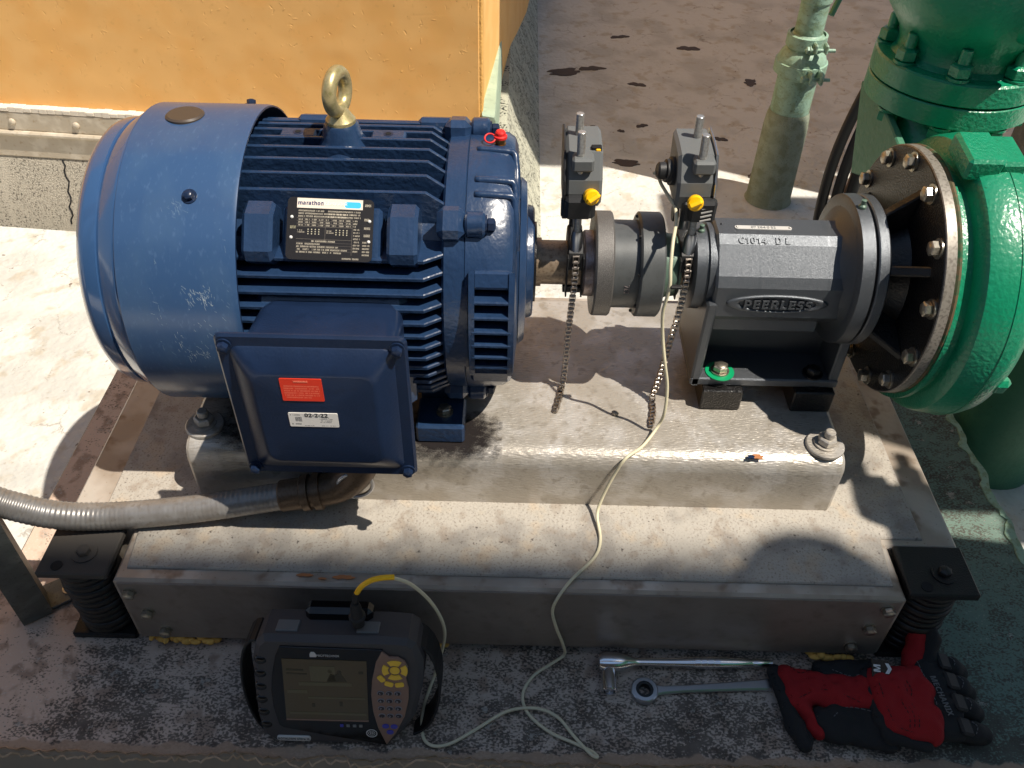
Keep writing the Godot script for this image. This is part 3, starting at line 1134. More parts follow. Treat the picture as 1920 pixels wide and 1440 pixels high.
	# black paint sprayed round the motor foot
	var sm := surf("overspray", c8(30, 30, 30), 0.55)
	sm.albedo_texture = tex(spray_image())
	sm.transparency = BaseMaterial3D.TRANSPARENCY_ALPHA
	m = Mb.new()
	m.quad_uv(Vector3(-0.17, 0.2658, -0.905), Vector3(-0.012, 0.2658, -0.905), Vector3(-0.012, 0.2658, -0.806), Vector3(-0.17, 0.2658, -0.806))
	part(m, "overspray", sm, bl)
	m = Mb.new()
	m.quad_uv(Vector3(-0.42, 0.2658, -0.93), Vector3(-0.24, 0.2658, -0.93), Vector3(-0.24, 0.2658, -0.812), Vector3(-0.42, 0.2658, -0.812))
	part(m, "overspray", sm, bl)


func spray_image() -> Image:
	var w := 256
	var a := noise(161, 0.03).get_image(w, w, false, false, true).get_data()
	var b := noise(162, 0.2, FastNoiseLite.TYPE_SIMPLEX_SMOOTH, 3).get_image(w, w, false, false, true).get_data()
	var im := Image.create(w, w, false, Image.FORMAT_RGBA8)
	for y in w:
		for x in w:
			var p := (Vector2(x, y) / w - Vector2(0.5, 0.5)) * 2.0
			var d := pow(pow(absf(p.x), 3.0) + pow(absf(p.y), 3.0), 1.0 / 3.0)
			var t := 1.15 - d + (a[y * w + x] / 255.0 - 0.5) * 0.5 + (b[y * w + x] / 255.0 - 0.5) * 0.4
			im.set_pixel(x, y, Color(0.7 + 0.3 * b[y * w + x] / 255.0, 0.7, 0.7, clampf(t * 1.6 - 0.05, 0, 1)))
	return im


func blot(at: Vector3, rx: float, rz: float, rnd: int) -> Mb:
	var r := RandomNumberGenerator.new()
	r.seed = rnd
	var poly := PackedVector2Array()
	for i in 16:
		poly.append(Vector2(cos(TAU * i / 16) * rx, sin(TAU * i / 16) * rz) * r.randf_range(0.55, 1.1))
	var m := Mb.new()
	m.ext(poly, 0.0008, Transform3D(Basis(Vector3.RIGHT, Vector3.FORWARD, Vector3.UP), at))
	return m


func isolators() -> void:
	for s in [[-0.590, -1.0, "black spring isolator at the left front corner, beside the strut post"], [0.592, 1.0, "black spring isolator at the right front corner, behind the red glove"]]:
		var c := Vector3(s[0], 0, -0.716)
		var k: float = s[1]
		var t := thing("spring_isolator", c, s[2], "vibration isolator", "spring isolators under the base")
		var m := Mb.new()
		m.box(c + Vector3(0, 0.1585, 0), Vector3(0.096, 0.012, 0.082), 0.002)
		var pl := part(m, "top_plate", M.spring_black if k > 0 else M.plain_dark, t)
		m = Mb.new()
		m.rod(c + Vector3(-0.022, 0.155, 0.028), c + Vector3(-0.022, 0.1655, 0.028), 0.008, 16)
		part(m, "hole", M.dark_bore, pl)
		bolt(pl, "bolt", c + Vector3(0.008, 0.1645, 0.006), Vector3.UP, 0.009, 0.008, M.spring_black if k > 0 else M.plain_dark, 1.9)
		m = Mb.new()
		for i in 11:
			m.ring(upright(c + Vector3(0.0, 0.018 + i * 0.0128, 0)) * Transform3D(Basis(Vector3.UP, PI / 2), Vector3.ZERO), 0.033 + 0.001 * sin(i * 2.0), 0.0078, 30, 10)
		part(m, "spring", M.spring_black, t)
		m = Mb.new()
		m.rod(c + Vector3(0, 0.01, 0), c + Vector3(0, 0.15, 0), 0.031, 20)
		part(m, "core", M.rubber, t)
		m = Mb.new()
		m.box(c + Vector3(0, 0.0062, 0.0), Vector3(0.094, 0.0115, 0.078), 0.002)
		part(m, "foot_plate", M.spring_black, t)


# ---------------------------------------------------------------- the machines
func fin_top(dz: float) -> Mb:
	var m := Mb.new()
	var h := sqrt(0.183 * 0.183 - dz * dz)
	var lo := sqrt(maxf(0.0, 0.148 * 0.148 - dz * dz))
	m.ext(PackedVector2Array([Vector2(-0.345, lo), Vector2(-0.078, lo), Vector2(-0.078, h - 0.020), Vector2(-0.108, h), Vector2(-0.345, h)]), 0.0052, Transform3D(Basis(), Vector3(0, AY, AZ + dz)), 0.0011)
	return m


func fin_side(dy: float, s := 1.0) -> Mb:
	var m := Mb.new()
	var h := sqrt(0.184 * 0.184 - dy * dy)
	var lo := sqrt(maxf(0.0, 0.148 * 0.148 - dy * dy))
	m.ext(PackedVector2Array([Vector2(-0.345, lo), Vector2(-0.078, lo), Vector2(-0.078, h - 0.020), Vector2(-0.108, h), Vector2(-0.345, h)]), 0.0058, Transform3D(Basis(Vector3.RIGHT, Vector3.BACK * s, Vector3.UP), Vector3(0, AY + dy, AZ)), 0.0012)
	return m


func motor() -> void:
	var t := thing("electric_motor", Vector3(-0.2, 0.265, AZ), "dark blue finned electric motor with a smooth fan cover and square terminal box", "electric motor")
	var m := Mb.new()
	m.lathe([Vector2(-0.528, 0.04), Vector2(-0.530, 0.145), Vector2(-0.5285, 0.158), Vector2(-0.524, 0.170), Vector2(-0.517, 0.1775), Vector2(-0.510, 0.1803), Vector2(-0.4965, 0.1815), Vector2(-0.4955, 0.1795)], shaft(), 96)
	m.lathe([Vector2(-0.4955, 0.1795), Vector2(-0.494, 0.1805), Vector2(-0.471, 0.1958), Vector2(-0.4685, 0.1966), Vector2(-0.4665, 0.1968), Vector2(-0.4662, 0.1995)], shaft(), 96)
	var sh := surf("shoulder", c8(52, 84, 126), 0.16)
	sh.clearcoat_enabled = true
	sh.clearcoat = 0.8
	sh.clearcoat_roughness = 0.1
	var shm := m
	m = Mb.new()
	m.lathe([Vector2(-0.4665, 0.1990), Vector2(-0.4655, 0.1998), Vector2(-0.330, 0.2000), Vector2(-0.325, 0.1985)], shaft(), 96, -PI / 2, TAU - PI / 2, true)
	var cm := surf("fan_cover", Color.WHITE, 0.22)
	cm.albedo_texture = tex(cover_image())
	cm.clearcoat_enabled = true
	cm.clearcoat = 0.3
	cm.clearcoat_roughness = 0.3
	var fc := part(m, "fan_cover", cm, t)
	part(shm, "shoulder", sh, fc)
	m = Mb.new()
	m.lathe([Vector2(-0.325, 0.1985), Vector2(-0.3245, 0.1965), Vector2(-0.40, 0.1960)], shaft(), 72)
	part(m, "rim", M.blue_box, fc)
	m = Mb.new()
	m.lathe([Vector2(0, 0.0235), Vector2(0.0025, 0.0235), Vector2(0.0045, 0.021), Vector2(0.0048, 0.0)], Transform3D(Mb.along(polar(0, 92, 1) - polar(0, 0, 0)), polar(-0.413, 92, 0.1985)), 32)
	part(m, "hole_plug", surf("plug_brown", c8(74, 64, 56), 0.4), fc)
	for q in [[-0.38, 53.5], [-0.36, 122.0]]:
		bolt(fc, "screw", polar(q[0], q[1], 0.1995), polar(0, q[1], 1) - polar(0, 0, 0), 0.006, 0.006, M.blue_box, 1.5)
	# finned frame
	m = Mb.new()
	m.lathe([Vector2(-0.44, 0.0), Vector2(-0.44, 0.150), Vector2(-0.07, 0.150), Vector2(-0.07, 0.0)], shaft(), 64)
	var core := part(m, "frame", M.blue, t)
	for k in range(-5, 5):
		part(fin_top(0.0065 + 0.0213 * k), "cooling_fin", M.blue, core)
	for k in range(-4, 11):
		var dy := -0.082 + 0.0182 * k
		part(fin_side(dy), "cooling_fin", M.blue, core)
	for k in range(-3, 8):
		part(fin_side(-0.082 + 0.0182 * k, -1.0), "cooling_fin", M.blue, core)
	# flat lands between the upper fins beside the eyebolt, and pads at the back
	for q in [[-0.275, 0.046], [-0.162, 0.044]]:
		m = Mb.new()
		m.box(Vector3(q[0], AY + 0.172, AZ - 0.0045), Vector3(q[1], 0.022, 0.0215), 0.003)
		part(m, "land", M.blue, core)
		m = Mb.new()
		m.rod(Vector3(q[0], AY + 0.182, AZ - 0.0045), Vector3(q[0], AY + 0.1834, AZ - 0.0045), 0.0062, 18)
		part(m, "land_seat", M.blue_box, core)
		m = Mb.new()
		m.rod(Vector3(q[0], AY + 0.183, AZ - 0.0045), Vector3(q[0], AY + 0.1838, AZ - 0.0045), 0.0036, 14)
		part(m, "hole", M.dark_bore, core)
	for x in [-0.265, -0.108]:
		m = Mb.new()
		m.box(polar(x, 112, 0.172), Vector3(0.048, 0.03, 0.034), 0.006, tangent(112))
		part(m, "lifting_pad", M.blue, core)
	# bosses either side of the nameplate
	for q in [[-0.301, 0.036], [-0.132, 0.036]]:
		m = Mb.new()
		m.ext(PackedVector2Array([Vector2(-0.036, -0.03), Vector2(0.036, -0.03), Vector2(0.036, 0.012), Vector2(0.018, 0.026), Vector2(-0.026, 0.026), Vector2(-0.036, 0.016)]), q[1], Transform3D(Basis(tangent(43).y, tangent(43).z, Vector3.RIGHT), polar(q[0], 43, 0.172)), 0.004, 0.4)
		part(m, "boss", M.blue, core)
	m = Mb.new()
	m.box(polar(-0.217, 43, 0.166), Vector3(0.118, 0.064, 0.028), 0.004, tangent(43))
	part(m, "nameplate_seat", M.blue, core)
	var nt := Transform3D(tangent(44.0) * Basis(Vector3.BACK, deg_to_rad(-1.0)), polar(-0.2175, 44, 0.1885))
	m = Mb.new()
	m.ext(rrect(0.101, 0.0735, 0.006), 0.0016, nt, 0.0, 0.5, true)
	var pm := surf("nameplate", Color.WHITE, 0.35)
	pm.albedo_texture = tex(plate_image())
	var np := part(m, "nameplate", pm, t)
	for q in [Vector2(-0.045, 0.013), Vector2(-0.045, -0.011), Vector2(0.046, 0.011), Vector2(0.046, -0.013)]:
		m = Mb.new()
		m.ball(nt * Vector3(q.x, q.y, 0.0008), Vector3.ONE * 0.0021, 8)
		part(m, "rivet", M.white_print, np)
	wplace(letters("marathon", 0.0064, 0.0003, true), "lettering", surf("navy_print", c8(44, 44, 96), 0.5), np, nt * Transform3D(Basis(), Vector3(-0.0235, 0.0302, 0.001)))
	wplace(letters("GlobetrotteR", 0.0054, 0.0003, false), "lettering", surf("cream_print", c8(250, 244, 234), 0.5), np, nt * Transform3D(Basis(), Vector3(0.0035, 0.0302, 0.001)))
	# eyebolt
	var e := Vector3(-0.219, AY + 0.178, AZ - 0.001)
	m = Mb.new()
	m.lathe([Vector2(-0.02, 0.040), Vector2(-0.004, 0.030), Vector2(0.006, 0.0245), Vector2(0.018, 0.0215), Vector2(0.0215, 0.019), Vector2(0.0215, 0.0)], upright(e), 36)
	part(m, "lifting_boss", M.blue, core)
	m = Mb.new()
	m.lathe([Vector2(0.020, 0.0185), Vector2(0.0255, 0.0185), Vector2(0.030, 0.015), Vector2(0.040, 0.009), Vector2(0.044, 0.0)], upright(e), 28)
	m.ring(Transform3D(Basis(Vector3.UP, deg_to_rad(75)), e + Vector3(0, 0.060, 0)), 0.0222, 0.0088, 44, 16)
	part(m, "eyebolt", M.yellow_zinc, t)
	# drive end bracket
	m = Mb.new()
	m.lathe([Vector2(-0.088, 0.14), Vector2(-0.088, 0.170), Vector2(-0.085, 0.174), Vector2(-0.0615, 0.1755), Vector2(-0.0605, 0.174), Vector2(-0.0595, 0.1755), Vector2(-0.040, 0.175), Vector2(-0.012, 0.172), Vector2(-0.003, 0.166), Vector2(0.001, 0.156), Vector2(0.003, 0.13), Vector2(0.006, 0.108), Vector2(0.012, 0.1), Vector2(0.012, 0.0)], shaft(), 80, deg_to_rad(24), deg_to_rad(344))
	m.lathe([Vector2(-0.088, 0.14), Vector2(-0.088, 0.170), Vector2(-0.085, 0.174), Vector2(-0.0605, 0.1755), Vector2(-0.056, 0.175), Vector2(-0.0555, 0.148), Vector2(-0.004, 0.148), Vector2(-0.003, 0.166), Vector2(0.001, 0.156), Vector2(0.003, 0.13), Vector2(0.006, 0.108), Vector2(0.012, 0.1), Vector2(0.012, 0.0)], shaft(), 20, deg_to_rad(-16), deg_to_rad(24))
	var br := part(m, "drive_end_bracket", M.blue, t)
	for a in [104.0, 48.0, 160.0, -52.0]:
		m = Mb.new()
		m.box(polar(-0.0765, a, 0.176), Vector3(0.034, 0.040, 0.032), 0.008, tangent(a))
		m.rod(polar(-0.06, a, 0.178), polar(-0.036, a, 0.178), 0.0155, 22, 0.003)
		m.box(polar(-0.047, a, 0.166), Vector3(0.021, 0.029, 0.024), 0.004, tangent(a))
		part(m, "lug", M.blue, br)
		bolt(br, "bolt", polar(-0.036, a, 0.178), Vector3.RIGHT, 0.0085, 0.009, M.blue_box, 1.35)
	for a in [86.0, 68.0, 61.0]:
		m = Mb.new()
		var c := []
		for k in 9:
			c.append(polar(-0.050 + 0.0055 * k, a, 0.174 - 0.0004 * k * k * 0.12))
		c.append(polar(-0.003, a - 1.0, 0.168))
		c.append(polar(-0.001, a - 6.0, 0.160))
		c.append(polar(0.001, a - 22.0, 0.152))
		m.tube(c, 0.0048, 10)
		part(m, "rib", M.blue, br)
	for a in [20.0, 13.4, 6.8, 0.2, -6.4, -13.0]:
		m = Mb.new()
		m.box(polar(-0.027, a, 0.170), Vector3(0.050, 0.0058, 0.034), 0.0016, Basis(Vector3.RIGHT, Vector3.UP, Vector3.BACK))
		part(m, "louvre", M.blue, br)
	for x in [-0.051, -0.003]:
		m = Mb.new()
		m.lathe([Vector2(x - 0.0035, 0.17), Vector2(x - 0.0035, 0.1865), Vector2(x + 0.0035, 0.1865), Vector2(x + 0.0035, 0.17)], shaft(), 24, deg_to_rad(-17), deg_to_rad(30))
		part(m, "louvre_frame", M.blue, br)
	m = Mb.new()
	m.box(polar(-0.026, 27, 0.1765), Vector3(0.048, 0.022, 0.016), 0.003, tangent(27))
	part(m, "upper_pad", M.blue, br)
	m = Mb.new()
	m.box(polar(-0.028, -21, 0.172), Vector3(0.052, 0.03, 0.02), 0.004, tangent(-21))
	part(m, "lower_pad", M.blue, br)
	m = Mb.new()
	m.lathe([Vector2(0.006, 0.115), Vector2(0.014, 0.108), Vector2(0.016, 0.078), Vector2(0.023, 0.076), Vector2(0.025, 0.073), Vector2(0.025, 0.0)], shaft(), 56)
	part(m, "bearing_cap", M.blue, br)
	m = Mb.new()
	m.lathe([Vector2(0.025, 0.055), Vector2(0.0285, 0.055), Vector2(0.0285, 0.0)], shaft(), 40)
	part(m, "seal_ring", M.black_paint, br)
	# grease fitting with its red cap
	var g := polar(-0.022, 92, 0.172)
	bolt(br, "grease_fitting", g, Vector3(0, 1, 0.02), 0.007, 0.008, M.brass, 1.0)
	m = Mb.new()
	m.lathe([Vector2(0.008, 0.0065), Vector2(0.009, 0.0085), Vector2(0.012, 0.0085), Vector2(0.013, 0.0066), Vector2(0.0165, 0.0064), Vector2(0.0185, 0.005), Vector2(0.019, 0.0)], upright(g), 22)
	m.ring(Transform3D(Basis(Vector3.RIGHT, deg_to_rad(-60)), g + Vector3(-0.013, 0.010, 0.004)), 0.0066, 0.0012, 20, 6)
	part(m, "grease_cap", M.red_cap, br)
	# shaft end with key
	m = Mb.new()
	m.lathe([Vector2(0.02, 0.0), Vector2(0.02, 0.0335), Vector2(0.036, 0.0335), Vector2(0.036, 0.0305), Vector2(0.12, 0.0305), Vector2(0.12, 0.0)], shaft(), 40)
	part(m, "shaft_end", M.shaft_steel, t)
	m = Mb.new()
	m.box(Vector3(0.085, AY - 0.0315, AZ + 0.0135), Vector3(0.036, 0.010, 0.014), 0.001)
	part(m, "key", M.black_paint, t)
	# feet
	for q in [[-0.0985, 1.0], [-0.31, 1.0], [-0.0985, -1.0], [-0.31, -1.0]]:
		m = Mb.new()
		m.ext(m2(["40,150", "86,90", "98,31", "100,2", "60,0", "40,60"]), 0.058, Transform3D(Basis(Vector3.BACK * q[1], Vector3.UP, Vector3.RIGHT), Vector3(q[0] - 0.002, 0.2652, AZ)), 0.003, 0.5)
		m.box(Vector3(q[0], 0.281, AZ + 0.13 * q[1]), Vector3(0.067, 0.031, 0.062), 0.003)
		var f := part(m, "foot", M.blue, t)
		bolt(f, "bolt", Vector3(q[0] + 0.005, 0.2962, AZ + 0.131 * q[1]), Vector3.UP, 0.0095, 0.009, M.zinc, 1.25)
	terminal_box(t)


func terminal_box(t: Node3D) -> void:
	var m := Mb.new()
	var zc := -0.741
	# body: a rounded tub that reaches back to the frame
	var w := [rrect(0.182, 0.190, 0.014, Vector2(-0.2215, 0.424)), rrect(0.174, 0.184, 0.018, Vector2(-0.2205, 0.425)), rrect(0.150, 0.168, 0.022, Vector2(-0.2205, 0.427))]
	var zs := [zc - 0.006, -0.820, -0.862]
	for s in 2:
		m.smooth()
		var a: PackedVector2Array = w[s]
		var b: PackedVector2Array = w[s + 1]
		for i in a.size():
			var j := (i + 1) % a.size()
			m.quad(Vector3(a[i].x, a[i].y, zs[s]), Vector3(a[j].x, a[j].y, zs[s]), Vector3(b[j].x, b[j].y, zs[s + 1]), Vector3(b[i].x, b[i].y, zs[s + 1]), Vector3((a[i].x + a[j].x) / 2 + 0.2215, (a[i].y + a[j].y) / 2 - 0.424, 0))
	var body := part(m, "terminal_box", M.blue_box, t)
	m = Mb.new()
	m.box(Vector3(-0.2215, 0.430, -0.852), Vector3(0.19, 0.186, 0.05), 0.012)
	part(m, "box_seat", M.blue, body)
	# chips in the paint along the upper edge
	for q in [Vector3(-0.262, 0.513, -0.792), Vector3(-0.262, 0.5135, -0.775), Vector3(-0.196, 0.5145, -0.760), Vector3(-0.187, 0.5145, -0.757), Vector3(-0.297, 0.5135, -0.768), Vector3(-0.288, 0.511, -0.81), Vector3(-0.2, 0.5115, -0.80)]:
		m = blot(Vector3.ZERO, 0.005, 0.0025, int(absf(q.x) * 1e4))
		wplace(m, "paint_chip", M.stain, body, Transform3D(Basis(Vector3.RIGHT, -0.06), q + Vector3(0, 0.0022, 0)))
	# cover: flange and pressed pan
	m = Mb.new()
	m.ext(rrect(0.216, 0.228, 0.009, Vector2(-0.2265, 0.424)), 0.008, Transform3D(Basis(), Vector3(0, 0, zc)), 0.0028, 0.4)
	var cov := part(m, "box_cover", M.blue_box, t)
	m = Mb.new()
	var rings := [[0.186, 0.198, 0.012, 0.0035], [0.183, 0.195, 0.012, 0.006], [0.146, 0.150, 0.017, 0.0195], [0.140, 0.144, 0.015, 0.0215], [0.134, 0.138, 0.013, 0.022]]
	m.smooth()
	for s in 4:
		var q0: Array = rings[s]
		var q1: Array = rings[s + 1]
		var a := rrect(q0[0], q0[1], q0[2], Vector2(-0.2265, 0.424))
		var b := rrect(q1[0], q1[1], q1[2], Vector2(-0.2265, 0.424))
		for i in a.size():
			var j := (i + 1) % a.size()
			m.quad(Vector3(a[i].x, a[i].y, zc + q0[3]), Vector3(a[j].x, a[j].y, zc + q0[3]), Vector3(b[j].x, b[j].y, zc + q1[3]), Vector3(b[i].x, b[i].y, zc + q1[3]), Vector3((a[i].x + a[j].x) / 2 + 0.2265, (a[i].y + a[j].y) / 2 - 0.424, 0.3 if s < 3 else 30.0))
	var top := rrect(0.134, 0.138, 0.013, Vector2(-0.2265, 0.424))
	for i in top.size():
		var j := (i + 1) % top.size()
		m.tri(Vector3(-0.2265, 0.424, zc + 0.022), Vector3(top[i].x, top[i].y, zc + 0.022), Vector3(top[j].x, top[j].y, zc + 0.022), Vector3.BACK)
	part(m, "cover_pan", M.blue_box, cov)
	for x in [-0.3235, -0.1295]:
		for y in [0.524, 0.322]:
			bolt(cov, "cover_screw", Vector3(x, y, zc + 0.004), Vector3(0, 0, 1), 0.0066, 0.0075, M.blue_box, 1.3)
	var zf := zc + 0.0225
	m = Mb.new()
	m.ext(rrect(0.048, 0.0345, 0.0015, Vector2(-0.2395, 0.4745)), 0.0008, Transform3D(Basis(), Vector3(0, 0, zf)), 0.0, 0.5, true)
	var rm := surf("warning_label", Color.WHITE, 0.45)
	rm.albedo_texture = tex(label_image(192, 138, c8(236, 62, 34), c8(255, 150, 120), [[70, 12, 56, 9], [16, 42, 160, 8], [14, 56, 164, 8], [14, 70, 164, 8], [14, 84, 164, 8], [16, 98, 160, 8], [20, 112, 120, 8]], 31))
	part(m, "warning_label", rm, cov)
	wplace(letters("WARNING", 0.0034, 0.0002, true), "lettering", surf("pink_print", c8(255, 150, 120), 0.5), cov, Transform3D(Basis(), Vector3(-0.2395, 0.4875, zf + 0.0006)))
	m = Mb.new()
	m.ext(rrect(0.058, 0.0225, 0.0015, Vector2(-0.2325, 0.4265)), 0.0008, Transform3D(Basis(), Vector3(0, 0, zf)), 0.0, 0.5, true)
	var wm := surf("date_label", Color.WHITE, 0.45)
	wm.albedo_texture = tex(label_image(232, 90, c8(232, 228, 222), c8(60, 60, 66), [[8, 10, 48, 7], [12, 26, 40, 30], [146, 26, 44, 6], [146, 36, 60, 6], [146, 46, 56, 6], [146, 56, 52, 6], [10, 68, 46, 9], [70, 80, 44, 5], [150, 80, 30, 5], [190, 80, 28, 5]], 33))
	part(m, "date_label", wm, cov)
	wplace(letters("02-2-22", 0.0082, 0.0002, true), "lettering", M.dark_print, cov, Transform3D(Basis(), Vector3(-0.2285, 0.4345, zf + 0.0006)))


func coupling() -> void:
	var t := thing("shaft_coupling", Vector3(0.15, AY, AZ), "grey cast spacer coupling with two round flanges between motor and pump", "shaft coupling")
	var m := Mb.new()
	m.lathe([Vector2(0.0925, 0.0), Vector2(0.0925, 0.043), Vector2(0.095, 0.0455), Vector2(0.112, 0.0455), Vector2(0.112, 0.0)], shaft(), 48)
	part(m, "motor_hub", M.hub_steel, t)
	m = Mb.new()
	m.lathe([Vector2(0.106, 0.0), Vector2(0.106, 0.070), Vector2(0.1085, 0.0722), Vector2(0.129, 0.0722), Vector2(0.131, 0.0705), Vector2(0.131, 0.0)], shaft(), 64)
	part(m, "flange", M.cast_coupling, t)
	m = Mb.new()
	m.lathe([Vector2(0.13, 0.0605), Vector2(0.168, 0.0605)], shaft(), 56)
	part(m, "sleeve", M.sleeve, t)
	m = Mb.new()
	m.lathe([Vector2(0.1655, 0.0), Vector2(0.1655, 0.069), Vector2(0.168, 0.0722), Vector2(0.196, 0.0722), Vector2(0.1985, 0.0695), Vector2(0.1985, 0.0)], shaft(), 64)
	var fl := part(m, "flange", M.sleeve, t)
	for k in 8:
		bolt(fl, "bolt", polar(0.1655, 22.0 + k * 45.0, 0.0665), Vector3.LEFT, 0.0022, 0.002, M.black_paint, 1.3)
	m = Mb.new()
	m.lathe([Vector2(0.198, 0.0), Vector2(0.198, 0.048), Vector2(0.210, 0.044), Vector2(0.2245, 0.042), Vector2(0.2245, 0.0)], shaft(), 48)
	part(m, "pump_hub", M.hub_green, t)
	wplace(letters("7E1", 0.009, 0.0008, false), "lettering", M.hub_steel, t, Transform3D(Basis(Vector3.UP.cross(Vector3.ZERO) + Vector3(0, -1, 0), Vector3(1, 0, 0), Vector3(0, 0, 1)), polar(0.150, 0, 0.0607)))


func pump() -> void:
	var t := thing("end_suction_pump", Vector3(0.45, 0.303, AZ), "centrifugal pump with a hammered grey bearing frame, black cover and bright green casing", "pump")
	var m := Mb.new()
	m.lathe([Vector2(0.20, 0.0), Vector2(0.20, 0.027), Vector2(0.26, 0.027), Vector2(0.26, 0.0)], shaft(), 32)
	part(m, "pump_shaft", M.shaft_steel, t)
	m = Mb.new()
	m.lathe([Vector2(0.2365, 0.0), Vector2(0.2365, 0.040), Vector2(0.239, 0.052), Vector2(0.2415, 0.0585), Vector2(0.2545, 0.0595), Vector2(0.2555, 0.057), Vector2(0.2575, 0.057), Vector2(0.2585, 0.061), Vector2(0.268, 0.061), Vector2(0.270, 0.05)], shaft(), 56)
	var frame := part(m, "bearing_cover", M.pump_grey, t)
	m = Mb.new()
	m.lathe([Vector2(0, 0.0048), Vector2(0.003, 0.0048), Vector2(0.005, 0.0028), Vector2(0.010, 0.0034), Vector2(0.012, 0.0)], upright(Vector3(0.2485, AY + 0.058, AZ + 0.004)), 14)
	part(m, "grease_nipple", M.hub_green, frame)
	# the eight sided body
	var sec := PackedVector2Array()
	for p in ["-20,65", "19,65", "32,57", "61,26", "69,13", "70,-33", "55,-50", "-55,-50", "-70,-15", "-58,38"]:
		var v: PackedStringArray = p.split(",")
		sec.append(Vector2(float(v[0]), float(v[1])) / 1000.0)
	var end := Transform3D(Basis(Vector3.BACK, Vector3.UP, Vector3.LEFT), Vector3(0.355, AY, AZ))
	m = Mb.new()
	m.ext(sec, 0.178, end, 0.003, 0.18)
	var body := part(m, "bearing_frame", M.pump_grey, t)
	# the raised letters and their sunk oval
	m = Mb.new()
	m.ring(Transform3D(Basis(Vector3.RIGHT * 2.9, Vector3.UP * 0.62, Vector3.BACK), Vector3(0.352, AY - 0.0105, AZ + 0.0697)), 0.0205, 0.0032, 40, 8)
	part(m, "cast_oval", M.pump_grey, body)
	wplace(letters("PEERLESS", 0.0185, 0.005, true), "lettering", M.pump_grey, body, Transform3D(Basis.from_scale(Vector3(1.12, 1, 1)), Vector3(0.352, AY - 0.0105, AZ + 0.0712)))
	var f2 := Vector3(0, 13, 8).normalized()
	wplace(letters("C1014   D L", 0.0135, 0.003, true), "lettering", M.pump_grey, body, Transform3D(Basis(Vector3.RIGHT, Vector3(0, 8, -13).normalized(), Vector3(0, 13, 8).normalized().slerp(Vector3(0, 8, 13).normalized(), 0.0)), Vector3(0.328, AY + 0.0602, AZ + 0.027)))
	m = Mb.new()
	m.ext(rrect(0.076, 0.0085, 0.004), 0.0012, Transform3D(Basis(Vector3.RIGHT, Vector3.FORWARD, Vector3.UP), Vector3(0.330, AY + 0.0658, AZ + 0.004)))
	var tagp := part(m, "serial_plate", M.silver_badge, t)
	wplace(letters("07 264 0 52", 0.0065, 0.0006, false), "lettering", M.grey_print, tagp, Transform3D(Basis(Vector3.RIGHT, Vector3.FORWARD, Vector3.UP), Vector3(0.330, AY + 0.0665, AZ + 0.004)))
	for x in [-0.035, 0.035]:
		m = Mb.new()
		m.ball(Vector3(0.330 + x, AY + 0.0664, AZ + 0.004), Vector3.ONE * 0.0018, 8)
		part(m, "rivet", M.steel, tagp)
	m = Mb.new()
	m.ball(Vector3(0.275, AY + 0.0655, AZ - 0.004), Vector3.ONE * 0.0013, 8)
	part(m, "drill_mark", M.dark_bore, body)
	# flared end and the pair of bearing flanges
	m = Mb.new()
	m.lathe([Vector2(0.425, 0.06), Vector2(0.436, 0.072), Vector2(0.4415, 0.088)], shaft(), 56)
	part(m, "flared_end", M.pump_grey, t)
	m = Mb.new()
	m.lathe([Vector2(0.441, 0.06), Vector2(0.441, 0.100), Vector2(0.4425, 0.1025), Vector2(0.4585, 0.1035), Vector2(0.4595, 0.1015), Vector2(0.4595, 0.06)], shaft(), 72)
	var bf := part(m, "bearing_flange", M.pump_grey, t)
	m = Mb.new()
	m.lathe([Vector2(0, 0.0052), Vector2(0.003, 0.0052), Vector2(0.005, 0.003), Vector2(0.011, 0.0036), Vector2(0.013, 0.0)], upright(Vector3(0.450, AY + 0.1025, AZ + 0.008)), 14)
	part(m, "grease_nipple", M.hub_green, bf)
	m = Mb.new()
	m.lathe([Vector2(0.4595, 0.098), Vector2(0.4635, 0.098)], shaft(), 64)
	part(m, "gap", M.dark_bore, bf)
	m = Mb.new()
	m.ball(polar(0.4415, 116, 0.082), Vector3(0.0012, 0.0052, 0.0052), 12)
	part(m, "hole", M.dark_bore, bf)
	m = Mb.new()
	m.lathe([Vector2(0.4635, 0.06), Vector2(0.4635, 0.1015), Vector2(0.465, 0.103), Vector2(0.476, 0.1035), Vector2(0.478, 0.1015), Vector2(0.478, 0.06)], shaft(), 72)
	part(m, "adapter_flange", M.pump_grey, t)
	# black adapter with its ribs and the cover plate
	m = Mb.new()
	m.lathe([Vector2(0.477, 0.066), Vector2(0.497, 0.070), Vector2(0.514, 0.082)], shaft(), 48)
	m.lathe([Vector2(0.44, 0.058), Vector2(0.51, 0.058)], shaft(), 40)
	var ad := part(m, "adapter", M.black_paint, t)
	for a in [82.0, 34.0, -24.0, 160.0, 250.0]:
		m = Mb.new()
		m.ext(PackedVector2Array([Vector2(0.474, 0.055), Vector2(0.474, 0.098), Vector2(0.4775, 0.1), Vector2(0.5145, 0.136), Vector2(0.5145, 0.055)]), 0.013, Transform3D(Basis(Vector3.RIGHT, polar(0, a, 1) - polar(0, a, 0), Vector3.RIGHT.cross(polar(0, a, 1) - polar(0, a, 0))), shaft().origin), 0.002, 0.5)
		part(m, "rib", M.black_paint, ad)
	m = Mb.new()
	m.lathe([Vector2(0.5135, 0.0), Vector2(0.5135, 0.1665), Vector2(0.5145, 0.168)], shaft(), 96)
	var cov := part(m, "cover_plate", M.black_paint, t)
	m = Mb.new()
	m.lathe([Vector2(0.5145, 0.168), Vector2(0.5155, 0.1695), Vector2(0.5275, 0.1695)], shaft(), 96)
	part(m, "plate_rim", M.bare_rim, cov)
